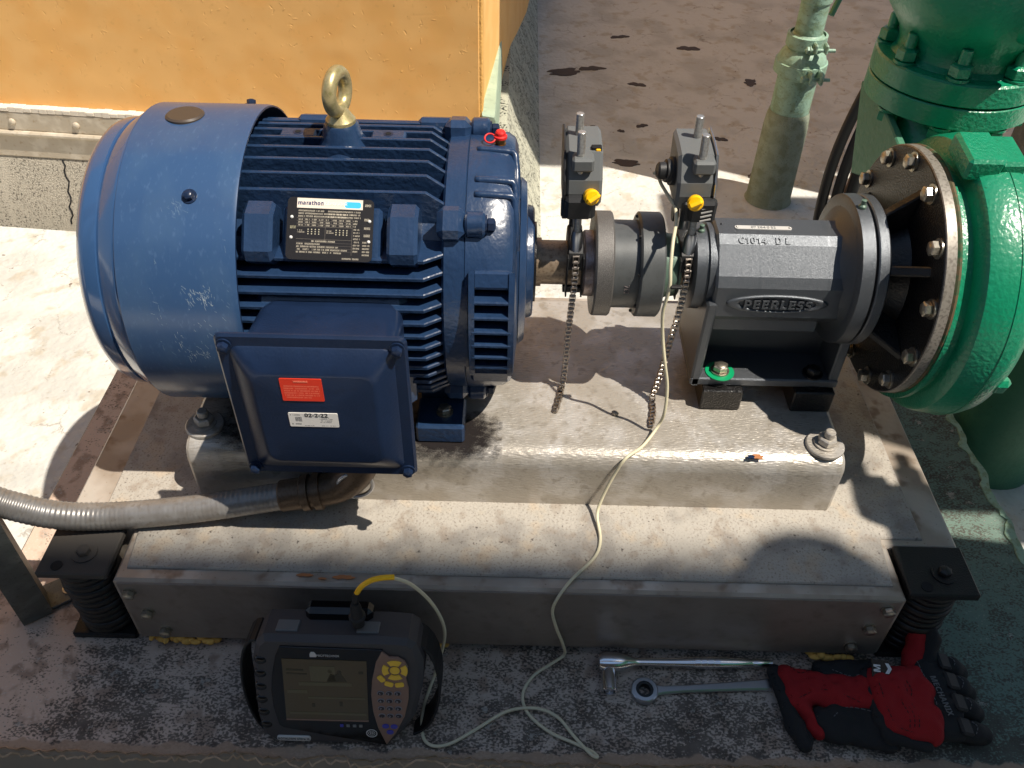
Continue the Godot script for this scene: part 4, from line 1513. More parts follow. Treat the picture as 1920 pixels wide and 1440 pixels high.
	for k in 13:
		bolt(cov, "cover_bolt", polar(0.5135, 17.0 + 27.69 * k, 0.1535), Vector3.LEFT, 0.0098, 0.0095, M.zinc, 1.3, 0.0, k * 0.7)
	m = Mb.new()
	m.lathe([Vector2(0.5275, 0.1685), Vector2(0.5305, 0.1705), Vector2(0.5335, 0.170)], shaft(), 96)
	part(m, "gasket", M.gasket, cov)
	# casing
	m = Mb.new()
	m.lathe([Vector2(0.533, 0.1), Vector2(0.533, 0.1715), Vector2(0.5395, 0.1715), Vector2(0.5405, 0.170), Vector2(0.5405, 0.163), Vector2(0.5525, 0.163), Vector2(0.5535, 0.165), Vector2(0.556, 0.181), Vector2(0.560, 0.1868), Vector2(0.567, 0.1895), Vector2(0.590, 0.1932), Vector2(0.606, 0.1925), Vector2(0.618, 0.188), Vector2(0.629, 0.177), Vector2(0.637, 0.158), Vector2(0.643, 0.12), Vector2(0.648, 0.07), Vector2(0.68, 0.052), Vector2(0.93, 0.05), Vector2(0.93, 0.105), Vector2(0.95, 0.105), Vector2(0.95, 0.06)], Transform3D(Basis(), Vector3(0, AY - 0.007, AZ)), 96)
	var vol := part(m, "casing", M.green, t)
	m = Mb.new()
	m.lathe([Vector2(0.5925, 0.19), Vector2(0.594, 0.1942), Vector2(0.5965, 0.19)], Transform3D(Basis(), Vector3(0, AY - 0.007, AZ)), 96)
	part(m, "casting_seam", M.green, vol)
	m = Mb.new()
	m.box(polar(0.563, 84, 0.186), Vector3(0.044, 0.064, 0.030), 0.004, tangent(82))
	m.box(polar(0.598, 84, 0.186), Vector3(0.034, 0.06, 0.022), 0.004, tangent(82))
	part(m, "casing_lug", M.green, vol)
	m = Mb.new()
	m.box(polar(0.622, -16, 0.183), Vector3(0.024, 0.026, 0.018), 0.006, tangent(-16))
	part(m, "casing_lug", M.green, vol)
	# discharge: neck up to a pair of flanges, behind the casing
	var c := Vector3(0.632, 0, -1.245)
	m = Mb.new()
	m.tube(spline([Vector3(0.622, 0.44, -1.10), Vector3(0.624, 0.50, -1.165), Vector3(0.629, 0.56, -1.222), c + Vector3(0, 0.615, 0)], 6), 0.083, 32, false)
	part(m, "discharge_neck", M.green, vol)
	m = Mb.new()
	m.ext(PackedVector2Array([Vector2(0.02, 0.09), Vector2(0.21, 0.02), Vector2(0.26, 0.147), Vector2(0.19, 0.147)]), 0.012, Transform3D(Basis(Vector3(-0.12, 0, -1).normalized(), Vector3.UP, Vector3(1, 0, -0.12).normalized()), Vector3(0.556, AY, -1.03)), 0.002, 0.5)
	part(m, "gusset", M.green_dull, vol)
	m = Mb.new()
	m.lathe([Vector2(0.609, 0.0), Vector2(0.609, 0.114), Vector2(0.611, 0.117), Vector2(0.6385, 0.117), Vector2(0.640, 0.1155), Vector2(0.640, 0.0)], upright(c), 80)
	part(m, "discharge_flange", M.green, vol)
	# foot of the bearing frame
	m = Mb.new()
	m.ext(PackedVector2Array([Vector2(-0.075, 0.0), Vector2(0.075, 0.0), Vector2(0.069, -0.12), Vector2(0.069, -0.150), Vector2(-0.069, -0.150), Vector2(-0.069, -0.12)]), 0.014, Transform3D(Basis(Vector3.BACK, Vector3.UP, Vector3.LEFT), Vector3(0.2655, AY - 0.012, AZ)), 0.003)
	m.box(Vector3(0.365, 0.3105, AZ), Vector3(0.214, 0.014, 0.138), 0.002)
	m.box(Vector3(0.365, 0.365, AZ - 0.0), Vector3(0.198, 0.105, 0.014), 0.002)
	m.box(Vector3(0.465, 0.36, AZ), Vector3(0.014, 0.1, 0.132), 0.002)
	m.box(Vector3(0.35, 0.404, AZ + 0.045), Vector3(0.15, 0.028, 0.012), 0.004)
	var foot := part(m, "foot", M.pump_grey, t)
	m = Mb.new()
	m.lathe([Vector2(0, 0.021), Vector2(0.0014, 0.021), Vector2(0.0014, 0.0)], upright(Vector3(0.302, 0.3176, -0.946)), 28)
	part(m, "green_washer", M.green_ring, foot)
	bolt(foot, "foot_bolt", Vector3(0.302, 0.319, -0.946), Vector3.UP, 0.0112, 0.010, M.zinc, 1.2)
	bolt(foot, "foot_bolt", Vector3(0.437, 0.3176, -0.946), Vector3.UP, 0.0105, 0.010, M.black_paint, 1.4)
	for x in [0.302, 0.437]:
		m = Mb.new()
		m.rod(Vector3(x, 0.298, -0.940), Vector3(x, 0.306, -0.940), 0.014, 18)
		part(m, "shim", M.black_paint, foot)
	for q in [[0.3065, -0.951, "black painted riser block under the green-washered pump foot bolt"], [0.4395, -0.951, "black painted riser block under the right end of the pump foot"], [0.3065, -1.049, "black painted riser block hidden behind the left pump foot"], [0.4395, -1.049, "black painted riser block hidden behind the right pump foot"]]:
		m = Mb.new()
		var o := thing("riser_block", Vector3(q[0], 0.265, q[1]), q[2], "block", "riser blocks under the pump foot")
		m.box(Vector3(q[0], 0.2842, q[1]), Vector3(0.059, 0.038, 0.062), 0.002)
		part(m, "block", M.black_paint, o)


func valve_and_pipes() -> void:
	var c := Vector3(0.632, 0, -1.245)
	var t := thing("check_valve", Vector3(0.632, 0.642, -1.245), "green valve body bolted on the pump's upright discharge flange", "valve")
	var m := Mb.new()
	m.lathe([Vector2(0.6425, 0.0), Vector2(0.6425, 0.1155), Vector2(0.644, 0.117), Vector2(0.6715, 0.117), Vector2(0.674, 0.114), Vector2(0.675, 0.098), Vector2(0.681, 0.091), Vector2(0.692, 0.090), Vector2(0.706, 0.094), Vector2(0.722, 0.106), Vector2(0.742, 0.122), Vector2(0.77, 0.134), Vector2(0.83, 0.140), Vector2(0.90, 0.136), Vector2(0.96, 0.11), Vector2(1.0, 0.088), Vector2(1.05, 0.086), Vector2(1.05, 0.12), Vector2(1.08, 0.12), Vector2(1.08, 0.0)], upright(c), 80)
	var body := part(m, "body", M.green, t)
	m = Mb.new()
	m.lathe([Vector2(0.0, 0.04), Vector2(0.085, 0.032), Vector2(0.100, 0.031), Vector2(0.105, 0.028), Vector2(0.106, 0.022), Vector2(0.118, 0.021), Vector2(0.122, 0.017), Vector2(0.122, 0.0)], Transform3D(Mb.along(Vector3(0.55, -0.05, 1)), c + Vector3(-0.02, 0.765, 0.03)), 36)
	part(m, "side_boss", M.green, body)
	m = Mb.new()
	m.tube([c + Vector3(-0.06, 0.84, 0.03), c + Vector3(-0.13, 0.87, 0.02), c + Vector3(-0.2, 0.89, 0.0)], 0.03, 18)
	part(m, "drain_boss", M.green_dull, body)
	for k in 8:
		var d := Vector3(cos(TAU * (k + 0.5) / 8), 0, sin(TAU * (k + 0.5) / 8)) * 0.1
		m = Mb.new()
		m.rod(c + d + Vector3(0, 0.585, 0), c + d + Vector3(0, 0.715, 0), 0.0078, 14, 0.001)
		var st := part(m, "stud", M.green, t)
		bolt(st, "nut", c + d + Vector3(0, 0.674, 0), Vector3.UP, 0.0155, 0.016, M.green, 1.05, 0.0, k)
		bolt(st, "nut", c + d + Vector3(0, 0.6085, 0), Vector3.DOWN, 0.0155, 0.016, M.green, 1.05, 0.0, k)
	# header pipe beside and above the pad
	var hp := thing("header_pipe", Vector3(1.36, 1.3, 0.6), "large green header pipe running beside the pad, its end flange bolted", "pipe")
	m = Mb.new()
	m.lathe([Vector2(0, 0.0), Vector2(0, 0.265), Vector2(0.03, 0.265), Vector2(0.03, 0.235), Vector2(2.8, 0.235), Vector2(2.8, 0.0)], Transform3D(Mb.along(Vector3.BACK), Vector3(1.375, 1.3, -0.57)), 48)
	part(m, "pipe", M.green, hp)
	for k in 10:
		bolt(hp, "bolt", Vector3(1.375 + 0.245 * cos(TAU * k / 10), 1.3 + 0.245 * sin(TAU * k / 10), -0.57), Vector3.FORWARD, 0.02, 0.03, M.green, 1.1, 0.03)
	# stand under the suction pipe
	var ps := thing("pipe_stand", Vector3(0.955, -0.12, -1.205), "dark green pipe stand on the deck right of the casing", "pipe stand")
	m = Mb.new()
	m.lathe([Vector2(-0.1195, 0.09), Vector2(0.345, 0.078)], upright(Vector3(0.955, 0, -1.205)), 40)
	part(m, "pipe", M.green_dull, ps)
	m = Mb.new()
	m.lathe([Vector2(0.951, 0.0), Vector2(0.951, 0.105), Vector2(0.971, 0.105), Vector2(0.971, 0.052), Vector2(1.6, 0.052), Vector2(1.6, 0.0)], shaft(), 40)
	place(m, "suction_pipe", M.green, self)
	tag(get_child(-1), "green suction pipe flanged to the right end of the casing", "pipe")
	# the pale green stand pipe at the back, sleeved in concrete, with two split clamps
	var P := Vector3(0.72, 0, -2.2)
	var sp := thing("stand_pipe", Vector3(0.72, -0.12, -2.2), "pale green conduit rising from a concrete sleeve behind the coupling", "pipe")
	m = Mb.new()
	m.lathe([Vector2(-0.119, 0.066), Vector2(-0.11, 0.062), Vector2(0.0, 0.060), Vector2(0.10, 0.059), Vector2(0.135, 0.056), Vector2(0.150, 0.052)], upright(P), 32)
	part(m, "concrete_sleeve", M.sleeve_concrete, sp)
	m = Mb.new()
	m.lathe([Vector2(0.14, 0.051), Vector2(0.2425, 0.051), Vector2(0.245, 0.056), Vector2(0.262, 0.062), Vector2(0.285, 0.062), Vector2(0.305, 0.054), Vector2(0.315, 0.043), Vector2(0.345, 0.042), Vector2(0.352, 0.035), Vector2(0.425, 0.035), Vector2(0.43, 0.039), Vector2(0.455, 0.039), Vector2(0.462, 0.034), Vector2(0.9, 0.034), Vector2(0.9, 0.0)], upright(P), 32)
	part(m, "pipe", M.pale_green, sp)
	for q in [[0.268, 0.066, 1.0], [0.335, 0.05, 0.8]]:
		m = Mb.new()
		m.lathe([Vector2(q[0] - 0.016, q[1] - 0.006), Vector2(q[0] - 0.014, q[1]), Vector2(q[0] + 0.014, q[1]), Vector2(q[0] + 0.016, q[1] - 0.006)], upright(P), 30)
		for s in [-1.0, 1.0]:
			m.box(P + Vector3(0.020 + s * 0.013, q[0], q[1] + 0.010), Vector3(0.010, 0.03, 0.034) * q[2], 0.003)
		var cl := part(m, "clamp", M.pale_green, sp)
		m = Mb.new()
		m.rod(P + Vector3(-0.018, q[0] - 0.003, q[1] + 0.016), P + Vector3(0.055, q[0] - 0.003, q[1] + 0.016), 0.0045, 10)
		part(m, "clamp_screw", M.pale_green, cl)
		bolt(cl, "nut", P + Vector3(-0.006, q[0] - 0.003, q[1] + 0.016), Vector3.LEFT, 0.009, 0.008, M.pale_green, 1.1)
	m = Mb.new()
	m.rod(Vector3(0.80, 0.36, -2.3), Vector3(0.875, 0.52, -2.38), 0.008, 10)
	place(m, "hanger_rod", M.green_dull, self)
	tag(get_child(-1), "thin dull green rod slanting down right of the clamped stand pipe", "rod")
	# rusted stub with a broken wheel
	var W := Vector3(0.98, -0.12, -2.25)
	var v := thing("old_hydrant_stub", W, "small rusty capped pipe stub sticking out of the deck", "pipe stub")
	m = Mb.new()
	m.lathe([Vector2(0, 0.03), Vector2(0.02, 0.024), Vector2(0.09, 0.022), Vector2(0.09, 0.0)], upright(W + Vector3(0, -0.0, 0)), 20)
	part(m, "stub", M.fitting, v)
	m = Mb.new()
	m.ring(Transform3D(Basis(Vector3.RIGHT, 1.3), W + Vector3(0, 0.1, 0)), 0.035, 0.009, 14, 8)
	for k in 5:
		m.rod(W + Vector3(0, 0.1, 0), W + Vector3(cos(k * 1.26), 0.02 * sin(k * 2.0), sin(k * 1.26)) * 0.035 + Vector3(0, 0.1, 0), 0.006, 8)
	part(m, "handwheel", M.stain, v)
	# black hoses hanging behind the gusset
	for q in [[0, "thin black hose hanging nearest the stand pipe, behind the green gusset"], [1, "black hose in the middle of three behind the green gusset"], [2, "black hose closest to the green gusset"]]:
		var d: float = q[0] * 0.022
		m = Mb.new()
		var pts := []
		for p in [Vector3(0.665, 0.66, -1.5), Vector3(0.612, 0.50, -1.49), Vector3(0.585, 0.36, -1.47), Vector3(0.592, 0.2, -1.45), Vector3(0.64, 0.06, -1.44), Vector3(0.72, -0.06, -1.43)]:
			pts.append(p + Vector3(d * (1.0 - (p.y - 0.4) * (p.y - 0.4) * 2.0), 0, 0.01 * q[0]))
		m.tube(spline(pts, 8), 0.010, 12)
		var h := place(m, "hose", M.rubber, self)
		tag(h, q[1], "hose", "black hoses behind the pump")


# laser alignment heads on chain brackets
func link_mesh(inner: bool) -> ArrayMesh:
	var m := Mb.new()
	var w := 0.0026 if inner else 0.0037
	for s in [-1.0, 1.0]:
		m.ext(rrect(0.0112, 0.0066, 0.0032, Vector2.ZERO, 3), 0.0008, Transform3D(Basis(), Vector3(0, 0, s * w)))
	if inner:
		for s in [-1.0, 1.0]:
			m.rod(Vector3(s * 0.0038, 0, -w), Vector3(s * 0.0038, 0, w), 0.0028, 8)
	else:
		for s in [-1.0, 1.0]:
			m.rod(Vector3(s * 0.0038, 0, -w - 0.0008), Vector3(s * 0.0038, 0, w + 0.0008), 0.0016, 8)
	return m.done()


func lasers() -> void:
	var li := link_mesh(true)
	var lo := link_mesh(false)
	for q in [["left", 0.081, 0.0, "dark chain bracket with two steel rods clamped on the motor shaft"], ["right", 0.231, 1.0, "dark chain bracket with two steel rods clamped beside the pump bearing"]]:
		var x: float = q[1]
		var t := thing("chain_bracket", Vector3(x, AY, AZ), q[3], "shaft bracket", "chain brackets of the laser alignment set")
		var m := Mb.new()
		var py := 0.503
		m.ext(m2(["-36,-14", "-18,4", "18,4", "36,-14", "40,-10", "34,12", "24,20", "-24,20", "-34,12", "-40,-10"]), 0.020, Transform3D(Basis(Vector3.BACK, Vector3.UP, Vector3.LEFT), Vector3(x, py - 0.012, AZ)), 0.001)
		var vb := part(m, "v_block", M.black_plastic, t)
		m = Mb.new()
		for s in [-1.0, 1.0]:
			m.box(Vector3(x + s * 0.0105, AY + 0.004, AZ + 0.036), Vector3(0.0022, 0.064, 0.014), 0.0008)
		part(m, "side_plate", M.black_plastic, vb)
		for s in [-1.0, 1.0]:
			m = Mb.new()
			m.lathe([Vector2(0, 0.0085), Vector2(0.026, 0.0085), Vector2(0.034, 0.0062)], upright(Vector3(x, py - 0.004, AZ + 0.025 * s)), 18)
			part(m, "rod_socket", M.satin_chrome, vb)
			m = Mb.new()
			m.rod(Vector3(x + 0.0005, py, AZ + 0.025 * s), Vector3(x - 0.004, 0.672, AZ + 0.025 * s), 0.0052, 18, 0.0006)
			part(m, "rod", M.steel, t)
		m = Mb.new()
		m.rod(Vector3(x - 0.012, py + 0.03, AZ - 0.026), Vector3(x - 0.019, py + 0.03, AZ - 0.026), 0.012, 20, 0.001)
		part(m, "tension_knob", M.black_plastic, vb)
		# chain: round the shaft, down in front, its tail on the plate
		var pts: Array
		if x < 0.15:
			pts = mm(["81,496,-962", "81,480,-956", "81,460,-956", "80,436,-956", "79,400,-958", "78,360,-960", "78,320,-961", "77,285,-962", "76,270.5,-962", "74,268,-953", "71,268,-936", "66,268,-914", "63,268,-903"])
		else:
			pts = mm(["231,496,-962", "231,480,-956", "231,460,-956", "230,436,-955", "227,400,-953", "222,360,-949", "217,320,-944", "212,290,-940", "209,275,-937", "209,268.5,-929", "208,268,-912", "205,268,-896", "202,268,-881"])
		var path := spline(pts, 12)
		var ch := Node3D.new()
		ch.name = "chain"
		t.add_child(ch, true)
		var dist := 0.0
		var n := 0
		for i in path.size() - 1:
			var a: Vector3 = path[i]
			var b: Vector3 = path[i + 1]
			var l := a.distance_to(b)
			while dist <= l:
				var p := a.lerp(b, dist / l)
				var d := (b - a).normalized()
				var side := (Vector3.RIGHT - d * d.x).normalized()
				if d.y > -0.4 and i > 40:
					side = (Vector3(0.96, 0.28, 0.0) - d * d.dot(Vector3(0.96, 0.28, 0.0))).normalized()
				wplace(li if n % 2 else lo, "link", M.chain, ch, Transform3D(Basis(d, side.cross(d), side), p))
				n += 1
				dist += 0.0076
			dist -= l
	# the heads
	for k in 2:
		var x := 0.079 if k == 0 else 0.2285
		var at := Vector3(x, 0.585, AZ)
		var t := thing("laser_head", at, "grey laser head with a yellow thumb knob above the motor shaft" if k == 0 else "grey laser head with a yellow knob and a plugged-in cable above the pump shaft", "laser sensor", "laser alignment heads")
		var lean := Basis(Vector3.BACK, 0.023)
		var f := Transform3D(lean * Basis(Vector3.BACK, Vector3.UP, Vector3.LEFT), at + Vector3(0.005 if k == 0 else -0.005, 0.024, 0.0))
		var m := Mb.new()
		# side outline: x to the camera, y up
		m.ext(m2(["-48,35", "-10,35", "16,32", "34,2", "36,-16", "30,-36", "-30,-38", "-46,-24"]), 0.046, f, 0.004, 0.35)
		var body := part(m, "housing", M.grey_plastic, t)
		m = Mb.new()
		var s := -1.0 if k == 0 else 1.0
		m.ext(m2(["-50,37", "-10,37", "18,33", "36,2", "38,-16", "31,-38", "-32,-40", "-48,-26"]), 0.003, Transform3D(f.basis, f.origin + lean * Vector3(s * 0.0245, 0, 0)), 0.0008, 0.35)
		part(m, "lens_plate", M.black_plastic if k == 0 else M.satin_chrome, body)
		m = Mb.new()
		m.box(at + Vector3(0.002, 0.047, 0.022), Vector3(0.027, 0.018, 0.03), 0.003, lean)
		part(m, "rod_collar", M.grey_plastic, body)
		m = Mb.new()
		m.box(at + Vector3(0.0 if k == 0 else 0.008, -0.010, 0.036), Vector3(0.034, 0.034, 0.016), 0.004, lean * Basis(Vector3.RIGHT, 0.15))
		m.box(at + Vector3(0.0 if k == 0 else 0.004, -0.014, 0.030), Vector3(0.044, 0.030, 0.014), 0.004, lean)
		part(m, "clamp_block", M.black_plastic, body)
		# thumb knob: two flats pinched out of a cone
		var kp := at + (Vector3(0.013, 0.007, 0.036) if k == 0 else Vector3(-0.005, 0.006, 0.043))
		var kd := Vector3(0.25, 0.25, 1) if k == 0 else Vector3(-0.1, 0.3, 1)
		m = Mb.new()
		m.lathe([Vector2(0, 0.0), Vector2(0, 0.0088), Vector2(0.004, 0.0098), Vector2(0.010, 0.0102), Vector2(0.013, 0.0085), Vector2(0.014, 0.0)], Transform3D(Mb.along(kd), kp), 20)
		var kb := Mb.along(kd) * Basis(Vector3.RIGHT, 0.5)
		m.box(kp + kd.normalized() * 0.014, Vector3(0.014, 0.007, 0.019), 0.003, kb)
		part(m, "thumb_knob", M.yellow, body)
		if k == 0:
			m = Mb.new()
			m.box(at + Vector3(0.021, 0.052, 0.010), Vector3(0.006, 0.014, 0.010), 0.001, lean)
			part(m, "catch", M.yellow, body)
			m = Mb.new()
			m.box(at + Vector3(0.019, 0.052, 0.009), Vector3(0.013, 0.018, 0.008), 0.001, lean)
			part(m, "catch_slot", M.dark_bore, body)
			m = Mb.new()
			m.ext(rrect(0.024, 0.03, 0.003), 0.0008, Transform3D(lean * Basis(Vector3.FORWARD, Vector3.UP, Vector3.RIGHT), at + Vector3(0.0285, 0.008, 0.008)))
			part(m, "side_label", M.dark_bore, body)
		else:
			m = Mb.new()
			m.lathe([Vector2(0, 0.018), Vector2(0.008, 0.018), Vector2(0.009, 0.015), Vector2(0.014, 0.0145), Vector2(0.015, 0.011), Vector2(0.023, 0.0105), Vector2(0.025, 0.008), Vector2(0.025, 0.0)], Transform3D(Mb.along(Vector3(-1, 0.08, 0.1)), at + Vector3(-0.026, 0.024, 0.0)), 28)
			part(m, "plug", M.black_plastic, body)
			for j in 4:
				m = Mb.new()
				m.box(at + Vector3(0.012, -0.020 + j * 0.006, 0.0445), Vector3(0.014, 0.0018, 0.0012), 0.0, lean * Basis(Vector3.BACK, 0.25))
				part(m, "vent_mark", M.silver_badge, body)


func conduit_and_strut() -> void:
	var t := thing("flexible_conduit", Vector3(-0.45, 0.17, -0.77), "ribbed grey flexible conduit running from the left into the terminal box", "conduit")
	var path := spline(mm(["-1800,-100,-500", "-1500,180,-600", "-1180,345,-690", "-900,325,-730", "-800,283,-738", "-725,249,-742", "-680,221,-745", "-628,196,-750", "-563,183,-760", "-454,189,-770", "-356,202,-780", "-292,210,-788"]), 40)
	var pts := []
	var rr := []
	var dist := 0.0
	for i in path.size():
		if i > 0:
			dist += path[i].distance_to(path[i - 1])
		pts.append(path[i])
		rr.append(0.0196 + 0.00045 * sin(dist / 0.0068 * TAU))
	var m := Mb.new()
	m.tube(pts, rr, 24)
	part(m, "hose", M.conduit, t)
	m = Mb.new()
	var d := Vector3(0.95, 0.12, -0.1).normalized()
	m.lathe([Vector2(-0.03, 0.021), Vector2(-0.028, 0.0225), Vector2(0.0, 0.0225), Vector2(0.002, 0.026), Vector2(0.012, 0.026), Vector2(0.013, 0.022), Vector2(0.018, 0.022), Vector2(0.019, 0.027), Vector2(0.029, 0.027), Vector2(0.03, 0.02)], Transform3D(Mb.along(d), Vector3(-0.292, 0.210, -0.788)), 32)
	part(m, "connector", M.fitting, t)
	m = Mb.new()
	m.tube(spline([Vector3(-0.27, 0.213, -0.79), Vector3(-0.235, 0.222, -0.795), Vector3(-0.208, 0.250, -0.800), Vector3(-0.2, 0.29, -0.803), Vector3(-0.2, 0.34, -0.803)], 8), 0.023, 24)
	part(m, "elbow", M.fitting, t)
	m = Mb.new()
	m.ring(Transform3D(Basis(Vector3.UP, 0.15), Vector3(-0.214, 0.232, -0.786)) * Transform3D(Basis(Vector3.BACK, -1.75), Vector3.ZERO), 0.024, 0.003, 30, 8)
	part(m, "bonding_loop", M.satin_chrome, t)
	# slotted strut post
	var s := thing("strut_post", Vector3(-0.703, 0, -0.716), "grey steel channel post standing on the pad at the left", "post")
	m = Mb.new()
	m.ext(m2(["-21,-21", "21,-21", "21,21", "9,21", "9,17", "15,17", "15,-15", "-15,-15", "-15,17", "-9,17", "-9,21", "-21,21"]), 1.3, Transform3D(Basis(Vector3.UP, 0.62) * Basis(Vector3.RIGHT, -PI / 2), Vector3(-0.712, 0.652, -0.722)), 0.0008, 0.5)
	part(m, "channel", M.strut, s)
	m = Mb.new()
	m.box(Vector3(-0.682, 0.004, -0.755), Vector3(0.05, 0.006, 0.05), 0.001, Basis(Vector3.UP, 0.6))
	var fp := part(m, "foot_bracket", M.strut, s)
	bolt(fp, "bolt", Vector3(-0.672, 0.007, -0.758), Vector3.UP, 0.009, 0.008, M.zinc, 1.3)


# ---------------------------------------------------------------- things lying in front
func flat_part(poly: PackedVector2Array, z: float, d: float, called: String, mat: Material, parent: Node, bevel := 0.0, soft := 0.5) -> MeshInstance3D:
	var m := Mb.new()
	m.ext(poly, d, Transform3D(Basis(), Vector3(0, 0, z)), bevel, soft)
	return place(m, called, mat, parent)


func instrument() -> void:
	# its own axes: x right, y up the face, z out of the face
	var t := thing("alignment_instrument", Vector3(-0.22, 0.002, -0.525), "dark grey handheld alignment computer with a dull screen and yellow keys", "measuring instrument")
	t.rotation.x = deg_to_rad(-15)
	var out := m2(["-84,190", "-95,176", "-101,150", "-104,103", "-105,48", "-102,14", "-86,0", "-19,-2", "66,-1", "86,24", "103,54", "114,108", "116,150", "108,180", "98,188", "70,190"])
	flat_part(out, -0.03, 0.058, "housing", M.device_grey, t, 0.007, 0.4)
	var face := flat_part(m2(["-63,177", "-70,160", "-77,129", "-81,100", "-81,70", "-77,38", "-72,33", "-17,20", "64,4", "66,60", "66,175"]), -0.0005, 0.003, "face_plate", M.device_black, t, 0.0006)
	var sc := flat_part(m2(["-62,157", "45,156", "42,51", "-66,51"]), 0.0012, 0.0012, "screen", M.screen, face)
	var r := RandomNumberGenerator.new()
	r.seed = 4
	# the faint picture on the screen
	var sd := surf("screen_dark", c8(74, 66, 46), 0.12)
	var sl := surf("screen_light", c8(108, 99, 72), 0.12)
	for q in [["-58,141", "-36,140", "-36,137", "-58,138", 0], ["-58,134", "-32,133", "-32,131", "-58,132", 0], ["-28,146", "4,146", "4,120", "-28,120", 1], ["-8,120", "18,120", "10,136", "4,132", "-2,134", 0], ["-44,118", "24,118", "24,112", "-44,112", 1], ["-60,104", "-34,104", "-34,98", "-60,98", 1], ["-34,92", "40,92", "40,89", "-34,89", 1], ["-30,80", "-26,80", "-26,74", "-30,74", 0], ["6,84", "10,84", "10,76", "6,76", 0], ["34,138", "40,138", "40,134", "34,134", 0], ["-60,64", "40,64", "40,60", "-60,60", 1]]:
		flat_part(m2(q.slice(0, -1)), 0.0019, 0.0005, "display_shape", sl if q[-1] else sd, face)
	for q in [Vector2(-2.5, 138), Vector2(9, 136)]:
		var c := PackedVector2Array()
		for p in oval(0.006, 0.006, 12):
			c.append(p + q / 1000.0)
		flat_part(c, 0.0019, 0.0005, "display_shape", sd, face)
	flat_part(m2(["-66,50.5", "42,50.5", "42,48.5", "-66,48.5"]), 0.0014, 0.0014, "screen_ledge", M.keypad_brown, face)
	var kp := flat_part(m2(["65,173", "74,164", "85,164", "93,158", "97,148", "96,134", "94,128", "97,110", "96,90", "90,60", "78,30", "64,6", "54,38", "49,68", "48,98", "51,126", "57,155"]), 0.0008, 0.0036, "keypad", M.keypad_brown, t, 0.0008)
	var kz := 0.0032
	var cc := Vector2(80.5, 143) / 1000.0
	for k in 4:
		var p := PackedVector2Array()
		for i in 7:
			p.append(cc + Vector2.from_angle(PI / 2 * k + deg_to_rad(-34 + 68.0 * i / 6)) * 0.0165)
		for i in 7:
			p.append(cc + Vector2.from_angle(PI / 2 * k + deg_to_rad(34 - 68.0 * i / 6)) * 0.0085)
		flat_part(p, kz, 0.002, "arrow_key", M.key_yellow, kp, 0.0006, 0.9)
	var mid := PackedVector2Array()
	for p in oval(0.0125, 0.0125):
		mid.append(p + cc)
	flat_part(mid, kz, 0.002, "enter_key", M.key_yellow, kp, 0.0006)
	for q in [[62.5, 128, 125.0], [72, 119, 160.0], [85.5, 118, 190.0]]:
		var p := PackedVector2Array()
		for v in rrect(0.0115, 0.0075, 0.0025):
			p.append(v.rotated(deg_to_rad(q[2])) + Vector2(q[0], q[1]) / 1000.0)
		flat_part(p, kz, 0.002, "function_key", M.key_yellow, kp, 0.0006)
	for j in 4:
		for i in 3:
			var c := Vector2([60.5, 71.5, 82.5][i], [102.5, 89, 75.5, 62][j]) / 1000.0
			var a := PackedVector2Array()
			var b := PackedVector2Array()
			for p in oval(0.0092, 0.0072):
				a.append(p + c)
			for p in oval(0.0074, 0.0054):
				b.append(p + c)
			var rim := flat_part(a, kz - 0.0004, 0.0014, "number_key", M.key_rim, t)
			flat_part(b, kz + 0.0004, 0.0014, "key_top", M.key_dark, rim)
			place(letters(["1", "2", "3", "4", "5", "6", "7", "8", "9", ".", "0", "+"][j * 3 + i], 0.005, 0.0003, true), "key_mark", M.key_rim, rim, Transform3D(Basis(), Vector3(c.x - 0.0008, c.y, kz + 0.0013)))
	for q in [[64.5, 42.5], [75.5, 42], [69.8, 31.5]]:
		var a := PackedVector2Array()
		for p in oval(0.0094, 0.0076):
			a.append(p + Vector2(q[0], q[1]) / 1000.0)
		flat_part(a, kz, 0.002, "blue_key", M.key_blue, kp, 0.0005)
	for i in 4:
		var x := 6.0 + i * 8.4
		flat_part(m2(["%f,42" % (x - 2.2), "%f,42" % (x + 2.2), "%f,37.6" % (x + 2.2), "%f,37.6" % (x - 2.2)]), 0.0014, 0.0012, "indicator", M.key_blue if i == 0 else M.led_grey, face)
	var bt := Transform3D(Basis(), Vector3(0.045, 0.0265, 0.0016))
	var m := Mb.new()
	m.ring(bt, 0.0068, 0.0008, 28, 6, 0.4)
	m.ring(bt, 0.0042, 0.0004, 24, 6, 0.4)
	place(m, "badge_ring", M.silver_badge, face)
	place(letters("iS", 0.0058, 0.0003, true, true), "lettering", M.silver_badge, face, bt)
	var lab := flat_part(rrect(0.045, 0.0088, 0.0035, Vector2(-0.060, 0.0125)), 0.0, 0.003, "name_badge", M.silver_badge, t, 0.0008)
	place(letters("ROTALIGN Ultra iS", 0.0048, 0.0003, true), "lettering", M.grey_print, lab, Transform3D(Basis(), Vector3(-0.060, 0.0125, 0.0018)))
	place(letters("PRÜFTECHNIK", 0.0046, 0.0003, false), "lettering", M.silver_badge, face, Transform3D(Basis(), Vector3(-0.0035, 0.1635, 0.0014)))
	m = Mb.new()
	m.ext(m2(["-26,161", "-18,161", "-18,166", "-20,169.5", "-24,169.5", "-26,166"]), 0.0004, Transform3D(Basis(), Vector3(0, 0, 0.0013)))
	place(m, "maker_mark", M.silver_badge, face)
